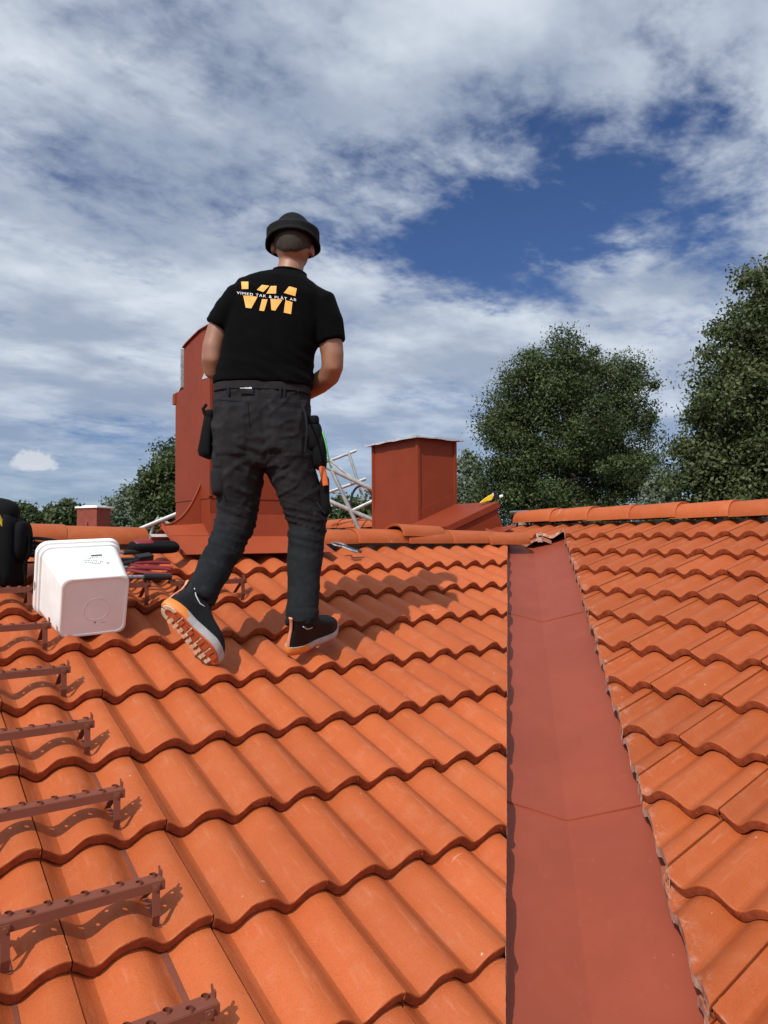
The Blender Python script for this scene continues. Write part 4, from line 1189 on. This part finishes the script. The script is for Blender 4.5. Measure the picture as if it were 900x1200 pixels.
    m_refl = mat('pale_piping', (0.55, 0.56, 0.58), .4); m_print = mat('orange_print', (0.84, 0.36, 0.055), .6, var=.06, vscale=60); m_white = mat('white_print', (0.8, .8, .8), .6, var=.05)
    m_tab = mat('salmon_tab', (0.60, 0.24, 0.14), .6); m_green = mat('green_cord', (0.10, 0.42, 0.12), .6); m_orange = mat('orange_handle', (0.66, 0.13, 0.02), .45)

    # ---- body
    b = MB()
    torso(b, [(309, 475, .05, .165, .09), (314, 420, .05, .160, .09), (322, 370, .05, .165, .085, -.1), (330, 345, .05, .15, .07, -.12), (337, 326, .06, .08, .055, -.1)], 24)
    limb(b, [(336, 334, .070, .058), (340, 318, .084, .055), (342, 306, .098, .053), (343, 294, .108, .052)])
    ball(b, pp(343.5, 284, .10), (.0775, .097, .112), Matrix.Rotation(R(-16), 3, 'X'))
    ball(b, pp(346, 300, .15), (.056, .060, .055)); ball(b, pp(350, 308, .175), (.030, .032, .026))      # jaw and chin
    limb(b, [(347, 284, .19, .012), (348, 292, .205, .013, .014), (348, 295, .196, .012)], 10)              # nose
    ball(b, pp(347, 279, .180), (.045, .018, .010)); ball(b, pp(349, 302, .195), (.022, .010, .008))         # brow, lips
    for ex, ey in ((319.5, 290), (366.5, 295)): ball(b, pp(ex, ey, .10), (.008, .019, .031), Matrix.Rotation(R(-10), 3, 'X')); 
    limb(b, [(283, 352, .05, .052), (268, 368, .047, .052), (256, 388, .04, .048), (250, 408, .032, .0455), (248.5, 422, .03, .043), (250, 433, .05, .0425), (260, 442, .12, .044), (278, 449, .21, .039), (292, 452, .28, .030), (300, 452, .31, .027)])
    limb(b, [(372, 356, .05, .054), (381, 375, .047, .054), (387, 398, .042, .051), (389.5, 416, .04, .0475), (389.5, 430, .045, .0455), (386, 440, .07, .045), (374, 449, .13, .046), (360, 458, .20, .040), (348, 461, .27, .031), (342, 461, .30, .028)])
    for sx, wx, wy, wd in ((1, 304, 452, .335), (-1, 338, 461, .325)):      # hands: palm, four curled fingers, thumb
        c = pp(wx, wy, wd); k = Vector((sx, 0, 0))
        ball(b, c + k * .030 + Vector((0, .022, 0)), (.046, .019, .040))
        for f in range(4):
            z = .027 - .018 * f; ln = (.90, 1.0, .95, .78)[f]; q = c + k * .060 + Vector((0, .030, z))
            P = [q, q + k * .030 * ln + Vector((0, .012, 0)), q + k * .046 * ln + Vector((0, -.010, -.002)), q + k * .034 * ln + Vector((0, -.028, -.003))]
            mbp = MB(); mbp.tube(P, [.0092, .0088, .0082, .0066], 8); b.add(mbp.v, mbp.f)
        q = c + k * .016 + Vector((0, .006, .034)); mbp = MB(); mbp.tube([q, q + k * .028 + Vector((0, -.012, .016)), q + k * .050 + Vector((0, -.020, .010))], [.011, .010, .0078], 8); b.add(mbp.v, mbp.f)
    # legs under the trousers
    limb(b, [(283, 490, .05, .07), (280, 560, .08, .065), (277, 616, .09, .050), (256, 660, .0, .045), (232, 704, -.14, .036), (226, 716, -.17, .034)])
    limb(b, [(333, 490, .05, .07), (346, 560, .07, .065), (361, 622, .09, .050), (357, 680, .045, .045), (354, 725, .02, .036), (353, 738, .015, .034)])
    body = fuse('body', b, m_skin, .0066, 5)
    for ex in (338, 356): e = MB(); ball(e, pp(ex, 285, .186), (.010, .010, .008), None, 10, 8); e.build('eye', m_white, root, smooth=True)

    # ---- hair: cropped, under the cap line
    hd = pp(343.5, 284, .10); Rx = Matrix.Rotation(R(-16), 3, 'X'); vs, fs = [], []; U_, V_ = 48, 20
    for j in range(V_ + 1):
        for i in range(U_ + 1):
            th = R(175 + 190 * i / U_); low = -.80 + .42 * abs(math.cos(th)) ** 4; ph = math.asin(low) + (R(60) - math.asin(low)) * j / V_
            k = 1.045 + .012 * mnoise.noise(Vector((th * 9, ph * 9, 1))) - (.03 if j == 0 else 0)
            vs.append(hd + Rx @ Vector((math.cos(ph) * math.cos(th) * .0775 * k, math.cos(ph) * math.sin(th) * .097 * k, math.sin(ph) * .112 * k)))
    for j in range(V_):
        for i in range(U_): a = j * (U_ + 1) + i; fs.append((a, a + 1, a + U_ + 2, a + U_ + 1))
    mesh_obj('hair', vs, fs, m_hair, root, True)

    # ---- cap liner and hard-shell cap with turned-up brim
    cap = empty('cap', (0, 0, 0), root)
    b = MB(); vs, fs = [], []
    for j in range(13):
        for i in range(48):
            th = 2 * math.pi * i / 48; ph0 = R(-3) + R(7) * math.sin(th); ph = ph0 + (R(88) - ph0) * j / 12; k = 1.075
            vs.append(hd + Rx @ Vector((math.cos(ph) * math.cos(th) * .0785 * k, math.cos(ph) * math.sin(th) * .098 * k, math.sin(ph) * .112 * k)))
    for j in range(12):
        for i in range(48): fs.append((j * 48 + i, j * 48 + (i + 1) % 48, (j + 1) * 48 + (i + 1) % 48, (j + 1) * 48 + i))
    o = mesh_obj('liner', vs, fs, m_cap, cap, True); sm = o.modifiers.new('t', 'SOLIDIFY'); sm.thickness = .004; sm.offset = 1
    hc = pp(343.5, 289, .105); vs, fs = [], []; NJ, NI = 16, 56
    back, side = pp(344, 267.5, .0), pp(312, 289, .105)
    def rimz(x, y):                                   # brim line: high at the back, dropping to the ears and forwards
        t = (y - (hc.y - .12)) / .24; return (back.z - hc.z) + (-.004 - (back.z - hc.z)) * min(1.0, max(0, t) / .5) ** 1.15
    for j in range(NJ + 1):
        for i in range(NI):
            th = 2 * math.pi * i / NI; cx, cy = math.cos(th), math.sin(th)
            base = rimz(0, hc.y + .118 * cy)
            zz = base + (.1345 - base) * (j / NJ)
            s = 1.0 if zz < .064 else max(.02, 1 - (zz - .064) / .0710) ** .86
            x, y = .1115 * cx * s, .122 * cy * s
            vs.append(hc + Vector((x, y, zz)))
    for j in range(NJ):
        for i in range(NI): fs.append((j * NI + i, j * NI + (i + 1) % NI, (j + 1) * NI + (i + 1) % NI, (j + 1) * NI + i))
    fs.append([NJ * NI + i for i in range(NI)])
    o = mesh_obj('shell', vs, fs, m_cap, cap, True); sm = o.modifiers.new('t', 'SOLIDIFY'); sm.thickness = .005; sm.offset = -1
    rim = [Vector(vs[i]) for i in range(NI)]
    b = MB(); R_ = []
    for i in range(NI + 1):
        p = rim[i % NI]; rad = Vector((p.x - hc.x, p.y - hc.y, 0)).normalized(); up = Vector((0, 0, 1))
        R_.append([p + rad * q[0] + up * q[1] for q in ((-.006, .008), (.001, .009), (.0045, .005), (.0050, -.004), (.001, -.007), (-.005, -.004))])
    b.loft(R_, cap=False); b.build('brim', m_cap, cap, smooth=True, sharp=50)
    b = MB(); c = pp(345, 261, .02)
    for k in range(5): q = c + Vector((-.028 + .014 * k, -.004 - .003 * (2 - abs(k - 2)), .002 - .0015 * abs(k - 2))); b.box(tuple(q - Vector((.0045, .002, .006))), tuple(q + Vector((.0045, .004, .006))))
    b.build('raised_lettering', m_trou, cap)

    # ---- T-shirt
    b = MB()
    torso(b, [(308.5, 453.5, .05, .203, .131, -.05), (309, 446, .05, .201, .128, -.04), (312, 428, .05, .196, .122), (317, 402, .05, .194, .120), (321, 380, .05, .196, .118, -.05), (325, 362, .05, .196, .112, -.10), (329, 347, .05, .196, .108, -.13), (330, 338, .056, .180, .098, -.14), (332, 330, .062, .143, .086, -.14), (335, 326, .070, .104, .077, -.13), (338, 322.5, .078, .078, .070, -.12), (339.5, 320.5, .082, .069, .066, -.12)])
    limb(b, [(296, 349, .05, .078), (280, 354, .048, .074, .078), (267, 368, .044, .066, .072), (255.5, 385, .04, .0605, .066)])
    limb(b, [(362, 355, .05, .080), (376, 360, .048, .076, .08), (384, 378, .044, .067, .072), (388.5, 402, .04, .0575, .066)])
    zh = pp(309, 452, .05).z
    def shirt_fold(p, n):
        d = .0060 * mnoise.noise(Vector((p.x * 15 + p.z * 4, p.y * 13, p.z * 4.5))) + .0025 * mnoise.noise(Vector((p.x * 40 + p.z * 18, p.y * 36, p.z * 14)))
        w = math.exp(-((p.z - zh - .05) / .09) ** 2); d += w * .007 * (mnoise.noise(Vector((p.x * 9, p.y * 9 + 5, p.z * 36 + p.x * 14))))
        return d
    shirt = fuse('t_shirt', b, m_shirt, .0075, 5, shirt_fold)
    # collar rib
    b = MB(); c = pp(339.5, 320.5, .082); b.tube([c + Vector((.067 * math.cos(t), .066 * math.sin(t), -.12 * .069 * math.cos(t))) for t in [2 * math.pi * k / 32 for k in range(33)]], .006, 6, cap=False); b.build('collar', m_shirt, shirt, smooth=True)
    bvh = BVHTree.FromPolygons([v.co.copy() for v in shirt.data.vertices], [tuple(f.vertices) for f in shirt.data.polygons])

    def on_back(px, py, tree, lift=.0016):
        q = pp(px, py, -.4); far = pp(px, py, .4); hit = tree.ray_cast(q, (far - q).normalized())
        if hit[0] is None: return pp(px, py, -.07)
        return hit[0] - (far - q).normalized() * lift

    def decal(name, polys, material, tree, parent, lift=.0016, grid=2.2):
        bm = bmesh.new()
        for poly in polys:
            f = bm.faces.new([bm.verts.new((x, y, 0)) for x, y in poly])
        xs = [v.co.x for v in bm.verts]; ys = [v.co.y for v in bm.verts]
        for a in np.arange(min(xs), max(xs), grid): bmesh.ops.bisect_plane(bm, geom=list(bm.verts) + list(bm.edges) + list(bm.faces), plane_co=(float(a), 0, 0), plane_no=(1, 0, 0))
        for a in np.arange(min(ys), max(ys), grid): bmesh.ops.bisect_plane(bm, geom=list(bm.verts) + list(bm.edges) + list(bm.faces), plane_co=(0, float(a), 0), plane_no=(0, 1, 0))
        bmesh.ops.triangulate(bm, faces=list(bm.faces))
        for v in bm.verts: v.co = on_back(v.co.x, v.co.y, tree, lift)
        me = bpy.data.meshes.new(name); bm.to_mesh(me); bm.free(); me.materials.append(material); o = bpy.data.objects.new(name, me); return link(o, parent)

    Z = lambda L: [(270 + x * .1, 320 + y * .1) for x, y in L]
    decal('logo', [Z(q) for q in ([(127, 100), (210, 100), (210, 185), (133, 188)], [(150, 262), (318, 278), (245, 412), (180, 405)], [(310, 195), (370, 138), (455, 148), (385, 222)], [(472, 152), (540, 150), (535, 240), (420, 240)],
                                  [(625, 232), (690, 155), (778, 180), (760, 270)], [(370, 305), (435, 308), (395, 445), (338, 438)], [(470, 300), (610, 312), (525, 440), (480, 432)], [(645, 318), (728, 340), (710, 480), (625, 462)])], m_print, bvh, shirt)
    fc = bpy.data.curves.new('t', 'FONT'); fc.body = 'VIMED TAK & PLÅT AB'; fc.size = 1; fc.space_character = 1.25; fo = bpy.data.objects.new('t', fc); link(fo)
    bpy.context.view_layer.update(); tm = bpy.data.meshes.new_from_object(fo.evaluated_get(bpy.context.evaluated_depsgraph_get())); bpy.data.objects.remove(fo)
    xs = [v.co.x for v in tm.vertices]; x0, x1 = min(xs), max(xs); sx = 69.5 / (x1 - x0)
    for v in tm.vertices:
        t = (v.co.x - x0) * sx; px = 277.5 + t; py = 344.4 + t * .121 - v.co.y * 4.4
        v.co = on_back(px, py, bvh, .002)
    tm.name = 'lettering'; tm.materials.clear(); tm.materials.append(m_white); link(bpy.data.objects.new('lettering', tm), shirt)

    # ---- trousers
    b = MB()
    torso(b, [(308, 447, .05, .180, .108, -.03), (308, 462, .05, .190, .116, -.03), (307.5, 482, .05, .198, .126), (307, 505, .055, .204, .134), (308, 525, .06, .200, .130), (309, 540, .065, .175, .118), (311, 549, .07, .12, .09)])
    limb(b, [(284, 500, .055, .100, .12), (281, 530, .06, .108, .125), (280, 555, .07, .104, .115), (279, 585, .085, .090, .10), (276, 612, .085, .081, .09), (265, 640, .04, .074, .082), (250, 668, -.035, .067, .074), (237, 692, -.105, .062, .066), (230, 706, -.145, .062, .066)])
    limb(b, [(328, 500, .055, .100, .12), (336, 530, .062, .106, .124), (345, 560, .07, .096, .108), (355, 592, .085, .085, .094), (361, 618, .09, .079, .087), (358, 650, .065, .075, .08), (356, 685, .04, .067, .072), (355, 712, .02, .064, .068), (353.5, 733, .008, .063, .066)])
    zk = pp(279, 612, .08).z; zc = pp(311, 540, .0).z; xc = pp(311, 540, 0).x
    rects = [((252, 472), (288, 532)), ((318, 478), (355, 535))]
    def trou_fold(p, n):
        kn = math.exp(-((p.z - zk + .02) / .11) ** 2); lo = 1 / (1 + math.exp((p.z - zk) * 30))
        f = mnoise.noise(Vector((p.x * 6 + p.z * 9, p.y * 6, p.z * 36 + p.x * 10))); r1 = (1 - min(1, 2.6 * abs(f))) ** 2 - .25
        d = .0085 * kn * r1 + .0062 * mnoise.noise(Vector((p.x * 9, p.y * 9, p.z * 15 + p.x * 8))) + .0018 * mnoise.noise(Vector((p.x * 34, p.y * 34, p.z * 50)))
        hip = math.exp(-((p.z - zc) / .07) ** 2) * math.exp(-((p.x - xc) / .10) ** 2)
        u = (p.z - zc) - .55 * abs(p.x - xc); d += .0105 * hip * (math.sin(u * 120 + 4 * mnoise.noise(p * 8)) * .6 + .8 * (1 - min(1, 2.6 * abs(mnoise.noise(Vector((p.x * 16, p.y * 8, u * 30)))))) ** 2)
        up_ = 1 / (1 + math.exp(-(p.z - zk - .08) * 30)); d += .0060 * up_ * ((1 - min(1, 2.8 * abs(mnoise.noise(Vector((p.x * 10 + p.z * 7, p.y * 8, p.z * 13 - p.x * 9))))) ) ** 2 - .2)
        an = math.exp(-((p.z - .15 - (.06 if p.x < -.2 else 0)) / .05) ** 2); d += .006 * an * (1 - 2 * abs(mnoise.noise(Vector((p.x * 9, p.y * 9, p.z * 55 + 4)))))
        if n.y < -.15 and p.z > zc - .05:                       # patch pockets on the seat
            D = D0 + p.y; px = (p.x + F0.dot(RGT)) / D * FPX + 450; py = 631.6 - (p.z + F0.z - CAM.z) / D * FPX
            for (x0, y0), (x1, y1) in rects:
                e = min(px - x0, x1 - px, py - y0, y1 - py); d += .0042 * max(0, min(1, e / 1.6))
            d += .0022 * math.exp(-((py - 468 - .03 * (px - 308)) / 1.6) ** 2) - .004 * math.exp(-((px - 306 - (py - 470) * .09) / 1.6) ** 2)
        return d
    trou = fuse('trousers', b, m_trou, .0068, 4, trou_fold)
    me = trou.data; me.materials.append(m_lower)
    for f in me.polygons:
        if f.center.z < zk - .03: f.material_index = 1
    bt = BVHTree.FromPolygons([v.co.copy() for v in me.vertices], [tuple(f.vertices) for f in me.polygons])
    # waistband, loops, label
    b = MB(); R_ = []
    for k in range(40):
        t = 2 * math.pi * k / 40; ct, st = sp(math.cos(t), .8), sp(math.sin(t), .8); c = pp(308, 458, .05)
        R_.append([c + Vector((ct * (.193 + q[0]), st * (.119 + q[0]), q[1] - .03 * .19 * ct)) for q in ((0, .018), (.004, .016), (.0045, -.014), (0, -.017))])
    b.loft(R_ + R_[:1], cap=False); b.build('waistband', m_trou, trou, smooth=True, sharp=40)
    decal('waist_label', [[(280.5, 452.5), (297, 453.5), (297, 461.5), (280.5, 461)]], m_cap, bt, trou, .010, 3)
    r = random.Random(5); st = []
    x = 281.2
    while x < 295: w = r.uniform(.6, 1.3); st.append([(x, 453.6 + r.uniform(0, .5)), (x + w, 453.6 + r.uniform(0, .5)), (x + w, 455.6), (x, 455.4)]); x += w + .45
    decal('label_stitching', st, m_refl, bt, trou, .0115, 3)
    for x in (266, 327, 332, 348): decal('belt_loop', [[(x, 452), (x + 2.6, 452), (x + 2.6, 463), (x, 463)]], m_lower, bt, trou, .0105, 3)
    for q in ([(289, 470), (290, 470), (292.5, 500), (291.5, 500)], [(255, 467.2), (285, 469.2), (285, 469.8), (255, 467.8)], [(318, 470.5), (352, 473.5), (352, 474.1), (318, 471.1)]):
        decal('seam_thread', [q], m_lower, bt, trou, .006, 4)
    # thigh pocket with pale edge
    b = MB(); soft_box(b, pp(258, 565, .03), (.030, .062, .060), p=4, wob=.006, seed=21); b.build('thigh_pocket', m_trou, trou, smooth=True, sharp=60)
    b = MB(); b.tube([on_back(*q, bt, .004) for q in ((252.5, 547), (254, 556), (257, 566), (261, 577), (264, 586))], .0022, 6); b.build('pocket_piping', m_lower, trou, smooth=True)
    # ---- holster pouches with tools
    def pouch(name, label, blobs, extra):
        h = empty(name, (0, 0, 0), trou)
        if label: h['label'] = label
        for nm, (c, s, p_, sd) in blobs: b = MB(); soft_box(b, pp(*c), s, p=p_, wob=.007, seed=sd); b.build(nm, M['black'], h, smooth=True, sharp=60)
        for nm, pts, rad, m in extra: b = MB(); b.tube([pp(*q) for q in pts], rad, 8); b.build(nm, m, h, smooth=True)
    pouch('holster', 'holster pouch with orange-handled knife on the right hip', [('pouch', ((366, 512, .055), (.040, .055, .062), 3.5, 31)), ('flap', ((367, 494, .05), (.026, .045, .022), 4, 32)), ('outer_pouch', ((375, 530, .06), (.030, .05, .070), 3.5, 33)), ('long_pouch', ((380.5, 582, .075), (.022, .032, .085), 3.5, 34))],
          [('hammer_loop', [(354, 474, -.03), (358, 486, -.07), (360, 500, -.085), (359, 515, -.085), (357.5, 530, -.08)], .0045, m_lower), ('knife_handle', [(376.5, 546, .03), (379, 556, .028), (381.5, 569, .025)], [.013, .0145, .0125], m_orange), ('green_cord', [(378, 506, .03), (381.5, 518, .015), (384, 530, .015), (386, 542, .03), (388, 549, .04)], .0032, m_green), ('strap_end', [(371, 588, .01), (376, 596, .0), (381, 602, .01)], .004, m_lower)])
    pouch('holster', 'small black holster pouch on the left hip', [('flap', ((246, 486, .05), (.018, .040, .018), 4, 36))], [('strap_end', [(240, 486, .02), (238, 479, .015), (242, 474, .02)], .007, M['black'])])
    b = MB(); R_ = []
    for px, py, hw, hd_ in ((247, 483, .010, .030), (246.5, 486, .017, .040), (245, 500, .021, .046), (243.5, 515, .025, .050), (242, 530, .029, .050), (242.5, 535, .026, .046), (243, 536.5, .012, .03)):
        c = pp(px, py, .055); R_.append([c + Vector((hw * sp(math.cos(t), .45) + .003 * mnoise.noise(Vector((t * 2, py, 0))), hd_ * sp(math.sin(t), .45), .004 * math.cos(t * 2))) for t in [2 * math.pi * k / 24 for k in range(24)]])
    b.loft(R_); b.build('side_pouch', M['black'], trou, smooth=True, sharp=60)

    # ---- shoes
    def outline(x0, x1, ws, z, n=26):
        out = []
        def W_(x): return float(np.interp(x, [0, .03, .07, .12, .17, .215, .26, .30], [.030, .036, .037, .034, .042, .049, .045, .030])) * ws
        for k in range(2 * n):
            u = k / n if k < n else (2 * n - k) / n; x = x0 + (x1 - x0) * (1 - math.cos(math.pi * u)) / 2
            e = min(1, max(0, math.sin(math.pi * u)) ** .55 * 1.12); out.append(Vector((x, (W_(x) * e) * (1 if k < n else -1) - .006 * math.sin(math.pi * min(1, x / .3)), z)))
        return out
    def shoe(MW, label, lugs):
        s = empty('shoe', (0, 0, 0), root); s.matrix_basis = MW; s['label'] = label
        b = MB(); b.loft([outline(-.004, .292, .93, .004), outline(-.009, .298, 1.05, .010), outline(-.011, .300, 1.08, .024), outline(-.008, .296, 1.02, .038)])
        o = b.build('sole', m_mid, s, smooth=True, sharp=40, mats=[m_mid, m_or]);
        for f in o.data.polygons:
            if f.center.x < .088 - .5 * max(0, f.center.z - .015): f.material_index = 1
        b = MB(); b.loft([outline(0, .290, .90, 0), outline(-.002, .292, .95, .005)]); b.build('outsole', m_red, o)
        b = MB(); b.loft([outline(.0, .290, .95, .030), outline(.0, .288, .98, .045), outline(.001, .280, .97, .062), outline(.003, .262, .93, .078), outline(.006, .225, .90, .092), outline(.008, .180, .90, .106), outline(.010, .150, .93, .122), outline(.008, .135, .96, .140), outline(.004, .128, .98, .156), outline(.012, .118, .78, .158)])
        b.build('upper', m_shoe, s, smooth=True, sharp=50)
        b = MB(); b.tube([(-.004, 0, .040), (-.002, 0, .075), (.004, 0, .11), (.002, 0, .145), (-.004, 0, .165)], [.0085, .008, .007, .0075, .010], 8, flat=.45); b.build('heel_tab', m_tab, s, smooth=True)
        for sg in (1, -1):
            b = MB(); b.tube([(.03, sg * .040, .132), (.055, sg * .040, .112), (.085, sg * .038, .104), (.115, sg * .034, .116)], .0022, 6); b.build('piping', m_refl, s, smooth=True)
        b = MB()
        for k in range(6): x = .125 + .018 * k; z = .112 - .0085 * k; b.tube([(x, -.026, z - .006), (x + .004, 0, z + .004), (x, .024, z - .006)], .0028, 6)
        b.build('laces', m_shoe, s, smooth=True)
        if lugs:                                         # tread: cream horseshoe and studs, rust bars
            def cr(pts, h, m, nm): 
                q = MB(); q.prism([(x, y, -.0001) for x, y in pts], (0, 0, -h)); q.build(nm, m, o)
            n = 10; arc = [(.040 - .040 * math.cos(t), .034 * math.sin(t)) for t in [math.pi * (-.55 + 1.1 * k / n) for k in range(n + 1)]]
            for k in range(n):
                (xa, ya), (xb, yb) = arc[k], arc[k + 1]; f = .58
                if k != 5: cr([(xa, ya), (xb, yb), (.040 + (xb - .040) * f, yb * f), (.040 + (xa - .040) * f, ya * f)], 0.0035, m_cream, 'tread_block')
            rr = random.Random(6)
            for k in range(9):
                x = .052 + .025 * k; w = float(np.interp(x, [0, .05, .12, .21, .28], [.030, .034, .030, .044, .026]))
                cr([(x, -w * .9 + .0), (x + .018, -w * .9 + .001), (x + .021, -.002), (x + .002, -.004)], .0045, m_red, 'tread_bar')
                for t in range(2):
                    y0 = .006 + t * w * .48; q = [(x + rr.uniform(-.002, .003), y0), (x + .014, y0 + rr.uniform(-.003, .003)), (x + .016, y0 + w * .36), (x + rr.uniform(0, .004), y0 + w * .40)]
                    cr(q, .005, m_cream, 'tread_block')
            for k in range(4): cr([(.075 + .05 * k, -.036), (.079 + .05 * k, -.036), (.081 + .05 * k, -.002), (.077 + .05 * k, -.002)], .0052, m_cream, 'tread_line')
        return s
    inv = root.matrix_basis.inverted()
    to_l = lambda v: Vector((v.dot(RGT), v.dot(FWD), v.z))
    # standing foot: heel and ball on the crests, toe turned out
    heel = pp(337, 765, 0); toe = pp(384, 751, .17)
    hw = on_left(337, 767, .0) - F0; heel = to_l(hw); fx = Vector((.58, .78, .23)).normalized(); nz = to_l(N1); nz = (nz - fx * nz.dot(fx)).normalized()
    shoe(frame(heel, fx, nz.cross(fx), nz), 'planted right shoe with orange heel', False)
    # trailing foot: toe on the tiles, heel lifted, sole towards the viewer
    toe = to_l(on_left(252, 777, .012) - F0); fx = Vector((.62, .20, -.76)).normalized(); nz = Vector((.42, .83, .36)); nz = (nz - fx * nz.dot(fx)).normalized()
    shoe(frame(toe - fx * .285, fx, nz.cross(fx), nz), 'lifted left shoe showing its rust and cream tread', True)


person()
